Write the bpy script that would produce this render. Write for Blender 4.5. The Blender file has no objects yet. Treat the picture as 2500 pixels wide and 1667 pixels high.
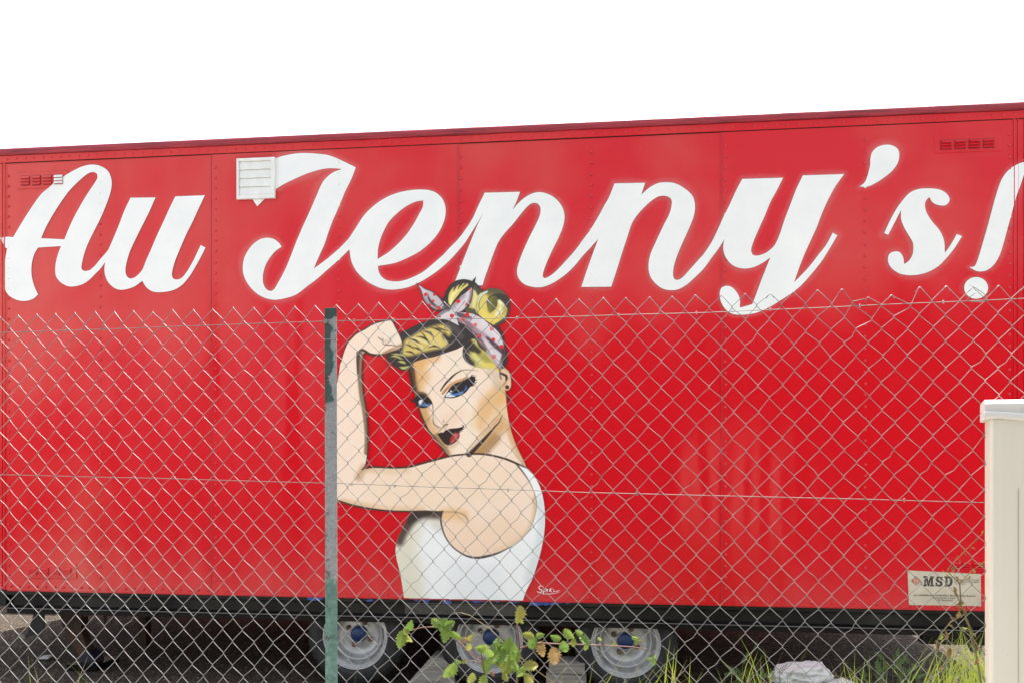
import bpy, bmesh, math, random
import numpy as np
from mathutils import Vector, Matrix, noise
from mathutils.geometry import tessellate_polygon

random.seed(7)
rng = np.random.default_rng(7)
scene = bpy.context.scene
C = scene.collection
R = math.radians

# ------------------------------------------------------------------ camera
FPX, HORIZON, CAMH = 1900.0, 1105.0, 1.677        # focal length and horizon for a 2500 px wide frame
cam_d = bpy.data.cameras.new('camera')
cam = bpy.data.objects.new('camera', cam_d); C.objects.link(cam)
cam.location = (0, 0, CAMH); cam.rotation_euler = (R(90), 0, 0)
cam_d.sensor_width = 36.0; cam_d.lens = 36.0 * FPX / 2500.0
cam_d.shift_y = (HORIZON - 833.5) / 2500.0
cam_d.clip_start = 0.05; cam_d.clip_end = 3000
scene.camera = cam

# ------------------------------------------------------------------ sky, sun, exposure
SUN_EL, SUN_AZ = R(66), R(24)                     # high, behind the trailer and to the right
w = bpy.data.worlds.new('World'); scene.world = w; w.use_nodes = True
nt = w.node_tree; bg = nt.nodes['Background']
sky = nt.nodes.new('ShaderNodeTexSky'); sky.sky_type = 'NISHITA'; sky.sun_disc = False
sky.sun_elevation = SUN_EL; sky.sun_rotation = SUN_AZ
sky.air_density = 1.0; sky.dust_density = 3.0; sky.ozone_density = 1.0
hs = nt.nodes.new('ShaderNodeHueSaturation'); hs.inputs['Saturation'].default_value = 0.3
nt.links.new(sky.outputs[0], hs.inputs['Color']); nt.links.new(hs.outputs[0], bg.inputs['Color'])
bg.inputs['Strength'].default_value = 0.15
sd = bpy.data.lights.new('sun', 'SUN'); sd.energy = 4.6; sd.angle = R(0.6); sd.color = (1.0, 0.95, 0.87)
sun = bpy.data.objects.new('sun', sd); C.objects.link(sun)
sdir = Vector((math.sin(SUN_AZ)*math.cos(SUN_EL), math.cos(SUN_AZ)*math.cos(SUN_EL), math.sin(SUN_EL)))
sun.rotation_euler = (-sdir).to_track_quat('-Z', 'Y').to_euler(); sun.location = sdir*30
scene.view_settings.view_transform = 'Standard'; scene.view_settings.look = 'None'
scene.view_settings.exposure = 1.54; scene.view_settings.gamma = 1.0
scene.view_settings.use_curve_mapping = False
scene.render.engine = 'CYCLES'
scene.cycles.transparent_max_bounces = 16

# ------------------------------------------------------------------ frames of reference
class Plane:                                      # a vertical plane standing in the yard, addressed by what the lens sees on it
    def __init__(s, X, Y, th):
        s.o = (X, Y); s.th = th; s.c, s.s = math.cos(th), math.sin(th)
    def at(s, px, py):
        a = (px - 1250.0) / FPX; b = (HORIZON - py) / FPX
        n = (s.s, s.c)
        t = (s.o[0]*n[0] + s.o[1]*n[1]) / (a*n[0] + n[1])
        X, Y = a*t, t
        u = (X - s.o[0])*s.c - (Y - s.o[1])*s.s
        return u, CAMH + b*t
    def np_at(s, px, py):
        a = (px - 1250.0) / FPX; b = (HORIZON - py) / FPX
        t = (s.o[0]*s.s + s.o[1]*s.c) / (a*s.s + s.c)
        return (a*t - s.o[0])*s.c - (t - s.o[1])*s.s, CAMH + b*t
TR = Plane(-0.169, 5.43, R(6.25))                 # side of the trailer
FN = Plane(0.0, 2.488, R(7.79))                   # wire fence
def world(px, py, Y):
    return Vector(((px-1250.0)/FPX*Y, Y, CAMH + (HORIZON-py)/FPX*Y))

# ------------------------------------------------------------------ materials
def lin(c):
    c = np.asarray(c, float)/255.0
    return np.where(c <= 0.04045, c/12.92, ((c+0.055)/1.055)**2.4)
def L(r, g, b): return tuple(lin((r, g, b))) + (1.0,)
class Mat:
    def __init__(s, name, col=(0.5, 0.5, 0.5, 1), rough=0.5, metal=0.0, spec=0.5):
        s.m = bpy.data.materials.new(name); s.m.use_nodes = True
        s.t = s.m.node_tree; s.b = s.t.nodes['Principled BSDF']
        s.set('Base Color', col); s.set('Roughness', rough); s.set('Metallic', metal); s.set('Specular IOR Level', spec)
    def set(s, k, v): s.b.inputs[k].default_value = v
    def n(s, typ, **kw):
        x = s.t.nodes.new(typ)
        for k, v in kw.items():
            if k in x.inputs.keys(): x.inputs[k].default_value = v
            else: setattr(x, k, v)
        return x
    def l(s, a, b): s.t.links.new(a, b)
    def coord(s, scale=(1, 1, 1), kind='Object'):
        tc = s.n('ShaderNodeTexCoord'); mp = s.n('ShaderNodeMapping'); mp.inputs['Scale'].default_value = scale
        s.l(tc.outputs[kind], mp.inputs['Vector']); return mp.outputs[0]
    def noise(s, vec, scale, detail=4, rough=0.5):
        x = s.n('ShaderNodeTexNoise', Scale=scale, Detail=detail, Roughness=rough); s.l(vec, x.inputs['Vector']); return x.outputs['Fac']
    def ramp(s, fac, stops):
        x = s.n('ShaderNodeValToRGB'); e = x.color_ramp.elements
        while len(e) < len(stops): e.new(0.5)
        for q, (p, c) in zip(e, stops): q.position = p; q.color = c if len(c) == 4 else (*c, 1)
        s.l(fac, x.inputs[0]); return x.outputs[0]
    def mix(s, fac, a, b, mode='MIX'):
        x = s.n('ShaderNodeMix', data_type='RGBA', blend_type=mode)
        for i, v in ((0, fac), (6, a), (7, b)):
            if hasattr(v, 'is_output'): s.l(v, x.inputs[i])
            else: x.inputs[i].default_value = v
        return x.outputs[2]
    def bump(s, h, strength=0.3, dist=0.01, prev=None):
        x = s.n('ShaderNodeBump', Strength=strength, Distance=dist); s.l(h, x.inputs['Height'])
        if prev is not None: s.l(prev, x.inputs['Normal'])
        s.l(x.outputs[0], s.b.inputs['Normal']); return x.outputs[0]
    def base(s, o): s.l(o, s.b.inputs['Base Color'])
    def rough(s, o): s.l(o, s.b.inputs['Roughness'])
M = {}
G = lambda v: (v, v, v, 1)

RED = (0.60, 0.004, 0.013, 1)
def red_paint(name, sheen_max, rough0=0.20):
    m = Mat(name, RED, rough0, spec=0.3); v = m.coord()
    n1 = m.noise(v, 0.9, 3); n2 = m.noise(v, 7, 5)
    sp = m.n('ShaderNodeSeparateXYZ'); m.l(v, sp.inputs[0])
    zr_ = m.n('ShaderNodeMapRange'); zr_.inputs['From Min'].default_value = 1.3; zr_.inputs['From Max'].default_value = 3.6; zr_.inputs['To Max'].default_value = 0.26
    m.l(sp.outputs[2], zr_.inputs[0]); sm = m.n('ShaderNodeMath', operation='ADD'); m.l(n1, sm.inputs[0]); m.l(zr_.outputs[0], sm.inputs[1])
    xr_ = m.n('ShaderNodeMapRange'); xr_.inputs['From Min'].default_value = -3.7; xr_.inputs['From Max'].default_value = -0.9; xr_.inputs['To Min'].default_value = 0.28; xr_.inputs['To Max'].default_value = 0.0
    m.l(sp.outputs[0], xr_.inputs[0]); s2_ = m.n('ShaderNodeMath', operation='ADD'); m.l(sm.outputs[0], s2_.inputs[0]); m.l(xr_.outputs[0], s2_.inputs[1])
    sky_sheen = m.ramp(s2_.outputs[0], [(0.70, G(0)), (1.15, G(sheen_max))])      # painted-in pale sky reflection, stronger toward the roof and left end
    c = m.mix(sky_sheen, RED, (0.60, 0.13, 0.10, 1))
    vs = m.coord((9, 9, 0.35)); streak = m.ramp(m.noise(vs, 3.0, 5, 0.6), [(0.55, G(0)), (0.85, G(0.07))])
    c = m.mix(streak, c, (0.40, 0.02, 0.03, 1))
    vo = m.n('ShaderNodeTexVoronoi', Scale=64.0); m.l(v, vo.inputs['Vector'])
    chip = m.ramp(vo.outputs['Distance'], [(0.03, G(0.7)), (0.045, G(0))])
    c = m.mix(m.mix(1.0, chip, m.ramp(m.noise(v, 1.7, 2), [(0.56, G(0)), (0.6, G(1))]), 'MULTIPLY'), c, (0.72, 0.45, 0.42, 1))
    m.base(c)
    m.rough(m.ramp(n2, [(0.3, G(rough0-0.02)), (0.75, G(rough0+0.03))]))
    b = m.bump(m.noise(m.coord((1.3, 1, 0.20)), 1.9, 2), 0.9, 0.06)
    b = m.bump(m.noise(v, 160, 3), 0.06, 0.004, b)
    return m.m
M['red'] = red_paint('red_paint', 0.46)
M['red_sheen'] = red_paint('red_paint_sheen', 0.60, 0.34)  # same paint, painted-in reflection stronger
M['red_rail'] = red_paint('red_rail_paint', 0.30, 0.38)
m = Mat('dirty_red_gutter', (0.25, 0.02, 0.035, 1), 0.55); vs_ = m.coord((0.6, 8, 14))
m.base(m.ramp(m.noise(vs_, 5, 7, 0.7), [(0.30, (0.12, 0.014, 0.020)), (0.5, (0.32, 0.022, 0.040)), (0.75, (0.48, 0.035, 0.06))])); m.bump(m.noise(vs_, 9, 6, 0.7), 0.5, 0.008); M['gutter'] = m.m

m = Mat('white_sign_paint', (0.80, 0.82, 0.82, 1), 0.32); v = m.coord()
m.base(m.ramp(m.noise(v, 4, 6, 0.6), [(0.3, (0.76, 0.79, 0.79)), (0.7, (0.84, 0.855, 0.85))]))
b = m.bump(m.noise(m.coord((1, 1, 0.45)), 1.6, 2), 0.45, 0.03); m.bump(m.noise(v, 160, 3), 0.06, 0.004, b); M['white'] = m.m

def attr_mat(name, rough):
    m = Mat(name, G(0.5), rough); a = m.n('ShaderNodeAttribute', attribute_name='paint'); m.base(a.outputs['Color'])
    v = m.coord(); b = m.bump(m.noise(m.coord((1, 1, 0.45)), 1.6, 2), 0.45, 0.03); m.bump(m.noise(v, 160, 3), 0.06, 0.004, b)
    return m
M['mural'] = attr_mat('mural_paint', 0.34).m
M['rivet'] = attr_mat('rivet_paint', 0.34).m
m = Mat('overspray_paint', (0.82, 0.83, 0.83, 1), 0.5)
a = m.n('ShaderNodeAttribute', attribute_name='paint'); m.l(a.outputs['Fac'], m.b.inputs['Alpha']); M['overspray'] = m.m

m = Mat('black_chassis_paint', G(0.012), 0.3, spec=0.16); v = m.coord()
m.base(m.ramp(m.noise(v, 5, 5), [(0.4, (0.005, 0.005, 0.006)), (0.75, (0.016, 0.013, 0.011))]))
m.rough(m.ramp(m.noise(v, 2.2, 4), [(0.35, G(0.22)), (0.7, G(0.5))])); m.bump(m.noise(v, 90, 4), 0.25, 0.003); M['black'] = m.m
m = Mat('rusty_brown_steel', (0.07, 0.03, 0.018, 1), 0.7); v = m.coord()
m.base(m.ramp(m.noise(v, 9, 6, 0.65), [(0.3, (0.028, 0.017, 0.013)), (0.7, (0.10, 0.042, 0.022))])); m.bump(m.noise(v, 60, 4), 0.4, 0.004); M['rust'] = m.m
m = Mat('blue_paint', (0.012, 0.045, 0.20, 1), 0.4); v = m.coord()
m.base(m.ramp(m.noise(v, 14, 4), [(0.35, (0.007, 0.024, 0.095)), (0.7, (0.013, 0.05, 0.18))])); m.bump(m.noise(v, 60, 3), 0.2, 0.002); M['blue'] = m.m
m = Mat('bright_blue_flake', (0.010, 0.06, 0.33, 1), 0.45); v = m.coord()
m.base(m.ramp(m.noise(v, 30, 4), [(0.35, (0.008, 0.035, 0.20)), (0.7, (0.02, 0.10, 0.45))])); M['flake'] = m.m
m = Mat('tyre_rubber', G(0.018), 0.75); v = m.coord()
m.base(m.ramp(m.noise(v, 8, 5), [(0.3, (0.013, 0.013, 0.015)), (0.75, (0.032, 0.031, 0.031))])); m.bump(m.noise(v, 70, 3), 0.2, 0.003); M['rubber'] = m.m
m = Mat('silver_wheel_paint', (0.55, 0.56, 0.57, 1), 0.38, 0.35); v = m.coord()
nz = m.noise(v, 16, 6, 0.7)
c = m.ramp(nz, [(0.32, (0.32, 0.32, 0.31)), (0.5, (0.47, 0.475, 0.48)), (0.8, (0.54, 0.55, 0.56))])
c = m.mix(m.ramp(m.noise(v, 55, 3), [(0.66, G(0)), (0.72, G(0.6))]), c, (0.14, 0.12, 0.10, 1))
m.base(c); m.bump(nz, 0.15, 0.003); M['silver'] = m.m
m = Mat('rusty_lug_nut', (0.16, 0.09, 0.06, 1), 0.7); m.base(m.ramp(m.noise(m.coord(), 60, 4), [(0.3, (0.08, 0.05, 0.035)), (0.7, (0.24, 0.15, 0.11))])); M['nut'] = m.m
m = Mat('white_plastic_grille', (0.78, 0.79, 0.78, 1), 0.4); m.base(m.ramp(m.noise(m.coord((3, 3, 1)), 6, 4), [(0.3, (0.70, 0.71, 0.69)), (0.7, (0.80, 0.81, 0.80))])); M['plastic'] = m.m
m = Mat('beige_plate', (0.55, 0.50, 0.39, 1), 0.45); m.base(m.ramp(m.noise(m.coord(), 9, 6), [(0.3, (0.47, 0.42, 0.32)), (0.7, (0.60, 0.55, 0.44))])); M['plate'] = m.m
m = Mat('worn_black_ink', G(0.02), 0.6); m.base(m.ramp(m.noise(m.coord(), 120, 4, 0.7), [(0.52, (0.02, 0.02, 0.02)), (0.66, (0.33, 0.30, 0.24))])); M['ink'] = m.m
M['ink_red'] = Mat('orange_red_ink', (0.52, 0.09, 0.04, 1), 0.5).m
m = Mat('galvanised_wire', (0.42, 0.41, 0.40, 1), 0.5, 0.55); v = m.coord()
m.base(m.ramp(m.noise(v, 22, 4), [(0.3, (0.13, 0.13, 0.13)), (0.7, (0.29, 0.29, 0.287))])); M['wire'] = m.m
m = Mat('old_steel_wire', (0.14, 0.135, 0.13, 1), 0.6, 0.3); M['tension'] = m.m

# peeling green paint over galvanised steel; the bare zone is a worn patch with its own ragged edge
m = Mat('peeling_green_post_paint', G(0.4), 0.5); v = m.coord()
sep = m.n('ShaderNodeSeparateXYZ'); m.l(v, sep.inputs[0])
nz = m.noise(v, 16, 8, 0.68); fine = m.noise(v, 150, 5, 0.7)
rng_n = m.n('ShaderNodeMapRange'); rng_n.inputs['From Min'].default_value = 1.04; rng_n.inputs['From Max'].default_value = 2.155
m.l(sep.outputs[2], rng_n.inputs[0])
zr = m.ramp(rng_n.outputs[0], [(0.0, G(0.95)), (0.17, G(0.66)), (0.25, G(0.26)), (0.66, G(0.24)), (0.74, G(0.47)), (0.96, G(0.52)), (1.0, G(0.9))])
mx = m.n('ShaderNodeMapRange'); mx.inputs['From Min'].default_value = -0.02; mx.inputs['From Max'].default_value = 0.02
mx.inputs['To Min'].default_value = 0.13; mx.inputs['To Max'].default_value = -0.16
m.l(sep.outputs[0], mx.inputs[0])
ad = m.n('ShaderNodeMath', operation='ADD'); m.l(nz, ad.inputs[0]); m.l(zr, ad.inputs[1])
ad2 = m.n('ShaderNodeMath', operation='ADD'); m.l(ad.outputs[0], ad2.inputs[0]); m.l(mx.outputs[0], ad2.inputs[1])
green = m.ramp(ad2.outputs[0], [(0.93, G(0)), (0.97, G(1))])
gcol = m.ramp(m.noise(v, 40, 6, 0.7), [(0.3, (0.040, 0.10, 0.085)), (0.55, (0.11, 0.21, 0.18)), (0.8, (0.20, 0.31, 0.28))])
gcol = m.mix(m.ramp(rng_n.outputs[0], [(0.55, G(0)), (0.72, G(0.85)), (0.975, G(0.85)), (0.985, G(1))]), gcol, m.ramp(nz, [(0.3, (0.010, 0.022, 0.020)), (0.7, (0.035, 0.085, 0.068))]))
scol = m.ramp(fine, [(0.3, (0.17, 0.177, 0.182)), (0.6, (0.32, 0.33, 0.335))])
c = m.mix(green, scol, gcol)
spot = m.ramp(m.noise(v, 34, 9, 0.8), [(0.57, G(0)), (0.64, G(0.85))])
c = m.mix(spot, c, (0.035, 0.04, 0.045, 1)); m.base(c); m.bump(nz, 0.3, 0.004); M['post'] = m.m

m = Mat('cream_render', (0.72, 0.69, 0.61, 1), 0.55); v = m.coord(); vs = m.coord((14, 14, 0.5))
c = m.ramp(m.noise(vs, 2.0, 5), [(0.3, (0.73, 0.68, 0.57)), (0.7, (0.77, 0.73, 0.63))])
c = m.mix(m.ramp(m.noise(v, 160, 3), [(0.72, G(0)), (0.76, G(0.5))]), c, (0.3, 0.24, 0.18, 1)); m.base(c); m.bump(m.noise(v, 14, 5), 0.2, 0.006); M['cream'] = m.m
m = Mat('white_cap', (0.80, 0.79, 0.75, 1), 0.5); v = m.coord()
c = m.ramp(m.noise(v, 20, 6, 0.7), [(0.28, (0.50, 0.43, 0.33)), (0.42, (0.70, 0.69, 0.65))]); m.base(c); m.bump(m.noise(v, 120, 3), 0.3, 0.004); M['cap'] = m.m

# ground: compacted stone chippings
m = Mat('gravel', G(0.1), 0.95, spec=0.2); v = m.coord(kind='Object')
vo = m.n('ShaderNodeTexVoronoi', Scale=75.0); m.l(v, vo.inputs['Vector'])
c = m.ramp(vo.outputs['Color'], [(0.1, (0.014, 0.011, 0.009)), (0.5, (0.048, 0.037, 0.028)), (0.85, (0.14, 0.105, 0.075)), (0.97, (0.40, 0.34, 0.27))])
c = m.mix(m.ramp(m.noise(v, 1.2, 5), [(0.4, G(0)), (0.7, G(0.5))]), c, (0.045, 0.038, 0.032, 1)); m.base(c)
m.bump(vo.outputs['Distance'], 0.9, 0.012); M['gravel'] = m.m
m = Mat('pale_bounce_gravel', G(0.3), 0.95, spec=0.2); v = m.coord()
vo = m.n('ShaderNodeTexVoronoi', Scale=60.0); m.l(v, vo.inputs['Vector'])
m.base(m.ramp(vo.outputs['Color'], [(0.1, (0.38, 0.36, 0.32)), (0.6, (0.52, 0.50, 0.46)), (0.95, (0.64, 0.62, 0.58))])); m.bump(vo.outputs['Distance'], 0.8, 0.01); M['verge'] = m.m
m = Mat('dark_navy_paint', (0.010, 0.018, 0.05, 1), 0.5); m.base(m.ramp(m.noise(m.coord(), 16, 5, 0.6), [(0.35, (0.008, 0.014, 0.045)), (0.7, (0.03, 0.028, 0.03))])); M['navy'] = m.m
m = Mat('weathered_timber', (0.3, 0.27, 0.23, 1), 0.8); vs = m.coord((2, 22, 22))
nz = m.noise(vs, 3, 6, 0.65); m.base(m.ramp(nz, [(0.3, (0.15, 0.13, 0.11)), (0.7, (0.36, 0.33, 0.29))])); m.bump(nz, 0.5, 0.006); M['wood'] = m.m
m = Mat('white_plaster', (0.78, 0.78, 0.77, 1), 0.7); v = m.coord(); nz = m.noise(v, 16, 8, 0.7)
m.base(m.ramp(nz, [(0.28, (0.20, 0.19, 0.15)), (0.40, (0.72, 0.73, 0.73)), (0.8, (0.86, 0.87, 0.87))])); m.bump(nz, 1.0, 0.05); M['plaster'] = m.m
m = Mat('grey_plate', (0.17, 0.17, 0.165, 1), 0.6); M['plate_grey'] = m.m
M['litter'] = Mat('white_litter', (0.75, 0.75, 0.74, 1), 0.6).m

def leafy(name, stops, trans=0.35, scale=35):
    m = Mat(name, G(0.1), 0.5); v = m.coord(kind='Object')
    oi = m.n('ShaderNodeObjectInfo')
    nz = m.noise(v, scale, 5, 0.6)
    ad = m.n('ShaderNodeMath', operation='MULTIPLY_ADD'); m.l(oi.outputs['Random'], ad.inputs[0]); ad.inputs[1].default_value = 0.28; m.l(nz, ad.inputs[2])
    c = m.ramp(ad.outputs[0], stops); m.base(c)
    tr = m.n('ShaderNodeBsdfTranslucent'); m.l(c, tr.inputs['Color'])
    ms = m.n('ShaderNodeMixShader'); ms.inputs[0].default_value = trans
    m.l(m.b.outputs[0], ms.inputs[1]); m.l(tr.outputs[0], ms.inputs[2]); m.l(ms.outputs[0], m.t.nodes['Material Output'].inputs[0])
    m.bump(nz, 0.3, 0.004); return m.m
M['leaf'] = leafy('bramble_leaf_green', [(0.3, (0.05, 0.11, 0.018)), (0.6, (0.13, 0.22, 0.035)), (0.95, (0.24, 0.31, 0.06))])
M['leaf_y'] = leafy('bramble_leaf_yellow', [(0.3, (0.10, 0.15, 0.02)), (0.6, (0.22, 0.26, 0.045)), (0.95, (0.26, 0.20, 0.05))])
M['leaf_r'] = leafy('bramble_leaf_rust', [(0.3, (0.13, 0.15, 0.04)), (0.58, (0.28, 0.22, 0.08)), (0.8, (0.26, 0.08, 0.04))], scale=60)
M['dry'] = leafy('withered_leaf', [(0.3, (0.07, 0.032, 0.016)), (0.6, (0.16, 0.10, 0.04)), (0.95, (0.26, 0.20, 0.07))])
m = Mat('fresh_gloss_black', G(0.008), 0.18, spec=0.6); m.bump(m.noise(m.coord(), 260, 3), 0.35, 0.004); M['gloss'] = m.m
M['weed'] = leafy('dark_weed', [(0.3, (0.018, 0.045, 0.010)), (0.95, (0.06, 0.11, 0.022))])
m = Mat('rail_highlight_grey', (0.10, 0.10, 0.105, 1), 0.35, 0.4); M['edge'] = m.m  # flat grey that paints the highlight on the rail flanges
M['grass'] = leafy('grass_blade', [(0.28, (0.045, 0.085, 0.012)), (0.58, (0.16, 0.235, 0.022)), (0.95, (0.34, 0.34, 0.07))], 0.45, 28.0)
M['grass_dry'] = leafy('dry_grass', [(0.3, (0.20, 0.15, 0.06)), (0.8, (0.34, 0.28, 0.14))], 0.3, 4.0)
m = Mat('hedge_green', (0.02, 0.035, 0.012, 1), 0.8); m.base(m.ramp(m.noise(m.coord(), 3, 6, 0.7), [(0.3, (0.010, 0.018, 0.007)), (0.7, (0.04, 0.065, 0.02))])); M['hedge'] = m.m
M['stem'] = Mat('bramble_stem', (0.16, 0.065, 0.05, 1), 0.6).m
M['stem_g'] = Mat('vine_stem', (0.15, 0.13, 0.05, 1), 0.7).m

# ------------------------------------------------------------------ helpers
def tag(o, label=None, cat=None, group=None, kind=None):
    if label: o['label'] = label
    if cat: o['category'] = cat
    if group: o['group'] = group
    if kind: o['kind'] = kind
    return o
def empty(name, loc=(0, 0, 0), rz=0.0):
    o = bpy.data.objects.new(name, None); C.objects.link(o); o.location = loc; o.rotation_euler = (0, 0, rz)
    o.empty_display_size = 0.1; return o
def link(name, me, parent=None, loc=None):
    o = bpy.data.objects.new(name, me); C.objects.link(o)
    if parent: o.parent = parent
    if loc is not None: o.location = loc
    return o
class MB:
    def __init__(s): s.v = []; s.f = []; s.mi = []; s.c = []
    def add(s, vs, fs, mi=0):
        k = len(s.v); s.v += [tuple(p) for p in vs]; s.f += [tuple(i+k for i in f) for f in fs]; s.mi += [mi]*len(fs); return s
    def box(s, x0, x1, y0, y1, z0, z1, mi=0):
        return s.add([(x0,y0,z0),(x1,y0,z0),(x1,y1,z0),(x0,y1,z0),(x0,y0,z1),(x1,y0,z1),(x1,y1,z1),(x0,y1,z1)],
                     [(3,2,1,0),(4,5,6,7),(0,1,5,4),(1,2,6,5),(2,3,7,6),(3,0,4,7)], mi)
    def prism(s, poly, y0, y1, mi=0):                 # polygon in x,z (clockwise seen from the front), extruded in y
        n = len(poly); a = sum(poly[i][0]*poly[(i+1)%n][1]-poly[(i+1)%n][0]*poly[i][1] for i in range(n))
        if a < 0: poly = poly[::-1]
        vs = [(x, y0, z) for x, z in poly]+[(x, y1, z) for x, z in poly]
        fs = [tuple(range(n)), tuple(range(2*n-1, n-1, -1))]+[(i, i+n, (i+1)%n+n, (i+1)%n) for i in range(n)]
        return s.add(vs, fs, mi)
    def extrude_x(s, prof, x0, x1, mi=0):             # closed profile in y,z
        n = len(prof); a = sum(prof[i][0]*prof[(i+1)%n][1]-prof[(i+1)%n][0]*prof[i][1] for i in range(n))
        if a < 0: prof = prof[::-1]
        vs = [(x0, y, z) for y, z in prof]+[(x1, y, z) for y, z in prof]
        fs = [tuple(range(n-1, -1, -1)), tuple(range(n, 2*n))]+[(i, (i+1)%n, (i+1)%n+n, i+n) for i in range(n)]
        return s.add(vs, fs, mi)
    def tube(s, pts, rad, n=6, cap=True, mi=0):
        P = [Vector(p) for p in pts]; N = len(P); k = len(s.v)
        rr = rad if hasattr(rad, '__len__') else [rad]*N
        up = Vector((0, 1, 0)); rings = []
        for i in range(N):
            t = (P[min(i+1, N-1)]-P[max(i-1, 0)])
            t = t.normalized() if t.length > 1e-9 else Vector((0, 0, 1))
            a = t.cross(up)
            if a.length < 1e-3: a = t.cross(Vector((1, 0, 0)))
            a.normalize(); b = a.cross(t); up = b
            for j in range(n):
                q = 2*math.pi*j/n; s.v.append(tuple(P[i]+(a*math.cos(q)+b*math.sin(q))*rr[i]))
        for i in range(N-1):
            for j in range(n):
                s.f.append((k+i*n+j, k+i*n+(j+1)%n, k+(i+1)*n+(j+1)%n, k+(i+1)*n+j)); s.mi.append(mi)
        if cap:
            s.f.append(tuple(k+j for j in range(n-1, -1, -1))); s.f.append(tuple(k+(N-1)*n+j for j in range(n))); s.mi += [mi, mi]
        return s
    def lathe(s, prof, n=40, mi=0, closed=False):     # profile (r, y) spun about the y axis
        k = len(s.v); m_ = len(prof)
        for r, y in prof:
            for j in range(n):
                q = 2*math.pi*j/n; s.v.append((r*math.cos(q), y, r*math.sin(q)))
        for i in range(m_ if closed else m_-1):
            for j in range(n):
                a = k+i*n; b = k+((i+1) % m_)*n
                s.f.append((a+j, a+(j+1)%n, b+(j+1)%n, b+j)); s.mi.append(mi)
        return s
    def mesh(s, mats, smooth=False):
        me = bpy.data.meshes.new('mesh'); me.from_pydata(s.v, [], s.f)
        for mm in (mats if isinstance(mats, (list, tuple)) else [mats]): me.materials.append(mm)
        if any(s.mi): me.polygons.foreach_set('material_index', s.mi)
        if smooth: me.polygons.foreach_set('use_smooth', [True]*len(me.polygons))
        me.update(); return me
    def build(s, name, mats, parent=None, loc=None, smooth=False, bevel=0):
        o = link(name, s.mesh(mats, smooth), parent, loc)
        if bevel:
            b = o.modifiers.new('bevel', 'BEVEL'); b.width = bevel; b.segments = 2; b.limit_method = 'ANGLE'
        return o
def paint_attr(me, cols):
    a = me.color_attributes.new('paint', 'FLOAT_COLOR', 'POINT'); a.data.foreach_set('color', np.asarray(cols, np.float32).ravel())

def spline(pts, closed=True, step=5.0, tens=0.5):
    """Catmull-Rom through pts; a point with a third element is a corner."""
    P = [np.array(p[:2], float) for p in pts]; cor = [len(p) > 2 for p in pts]; n = len(P); out = []
    for i in range(n if closed else n-1):
        a, b = P[i], P[(i+1) % n]
        p0 = P[(i-1) % n] if (closed or i > 0) else a
        p3 = P[(i+2) % n] if (closed or i+2 < n) else b
        la = np.linalg.norm(b-a)
        def tan(pp, pn, at):
            d = pn-pp; q = np.linalg.norm(d); return d/q*la if q > 1e-9 else d*0
        t0 = (b-a) if cor[i] else tan(p0, b, a)
        t1 = (b-a) if cor[(i+1) % n] else tan(a, p3, b)
        k = max(1, int(la/step))
        for j in range(k):
            t = j/k; t2, t3 = t*t, t*t*t
            out.append((2*t3-3*t2+1)*a+(t3-2*t2+t)*t0+(-2*t3+3*t2)*b+(t3-t2)*t1)
    if not closed: out.append(P[-1])
    return np.array(out)
def crop(ox, oy, sc):
    return lambda pts: [((p[0]/sc+ox, p[1]/sc+oy) + tuple(p[2:])) for p in pts]
def inside(poly, x, y):
    c = np.zeros(np.shape(x), bool); n = len(poly); x = np.asarray(x, float); y = np.asarray(y, float)
    for i in range(n):
        x1, y1 = poly[i]; x2, y2 = poly[(i+1) % n]
        if y1 == y2: continue
        k = ((y1 > y) != (y2 > y)); c ^= k & (x < (x2-x1)*(y-y1)/(y2-y1)+x1)
    return c
def seg_dist(P, x, y, closed=True):
    d = np.full(np.shape(x), 1e9); n = len(P)
    for i in range(n if closed else n-1):
        a, b = P[i], P[(i+1) % n]; e = b-a; q = e@e
        t = np.clip(((x-a[0])*e[0]+(y-a[1])*e[1])/max(q, 1e-9), 0, 1)
        d = np.minimum(d, (x-a[0]-t*e[0])**2+(y-a[1]-t*e[1])**2)
    return np.sqrt(d)

# ------------------------------------------------------------------ ground
mb = MB(); NR = 48
rad = [0, 3, 8, 20, 60, 200, 800]
vs = [(0, 0, 0)]; fs = []
for r in rad[1:]:
    for j in range(NR): vs.append((r*math.cos(2*math.pi*j/NR), 6+r*math.sin(2*math.pi*j/NR), 0))
for j in range(NR): fs.append((0, 1+j, 1+(j+1) % NR))
for i in range(len(rad)-2):
    for j in range(NR):
        a = 1+i*NR; b = a+NR; fs.append((a+j, b+j, b+(j+1) % NR, a+(j+1) % NR))
vs[0] = (0, 6, 0)
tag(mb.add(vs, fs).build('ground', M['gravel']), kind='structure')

# unseen pale verge added to bounce light onto the low panels, dark surfacing under the trailer
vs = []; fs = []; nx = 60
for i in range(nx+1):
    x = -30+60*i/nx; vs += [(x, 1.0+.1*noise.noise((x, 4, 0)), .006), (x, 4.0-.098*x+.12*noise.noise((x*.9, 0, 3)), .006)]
tag(MB().add(vs, [(2*i, 2*i+2, 2*i+3, 2*i+1) for i in range(nx)]).build('bounce_verge', M['verge']), kind='structure')
# unseen wall added behind the trailer only to shade the ground under it
wl = empty('shade_wall', (-0.5, 9.25, 0), R(-6.25)); tag(wl, 'unseen wall added behind the trailer to shade the ground', 'wall')
for i in range(6): MB().box(-5.9+1.7*i+.004, -5.9+1.7*(i+1)-.004, -.1, .1, 0, 3.55).build('shade_wall_panel', M['cream'], wl, bevel=.01)
MB().box(-5.95, 4.35, -.14, .14, 3.552, 3.63).build('shade_wall_top', M['cap'], wl, bevel=.01)
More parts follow.
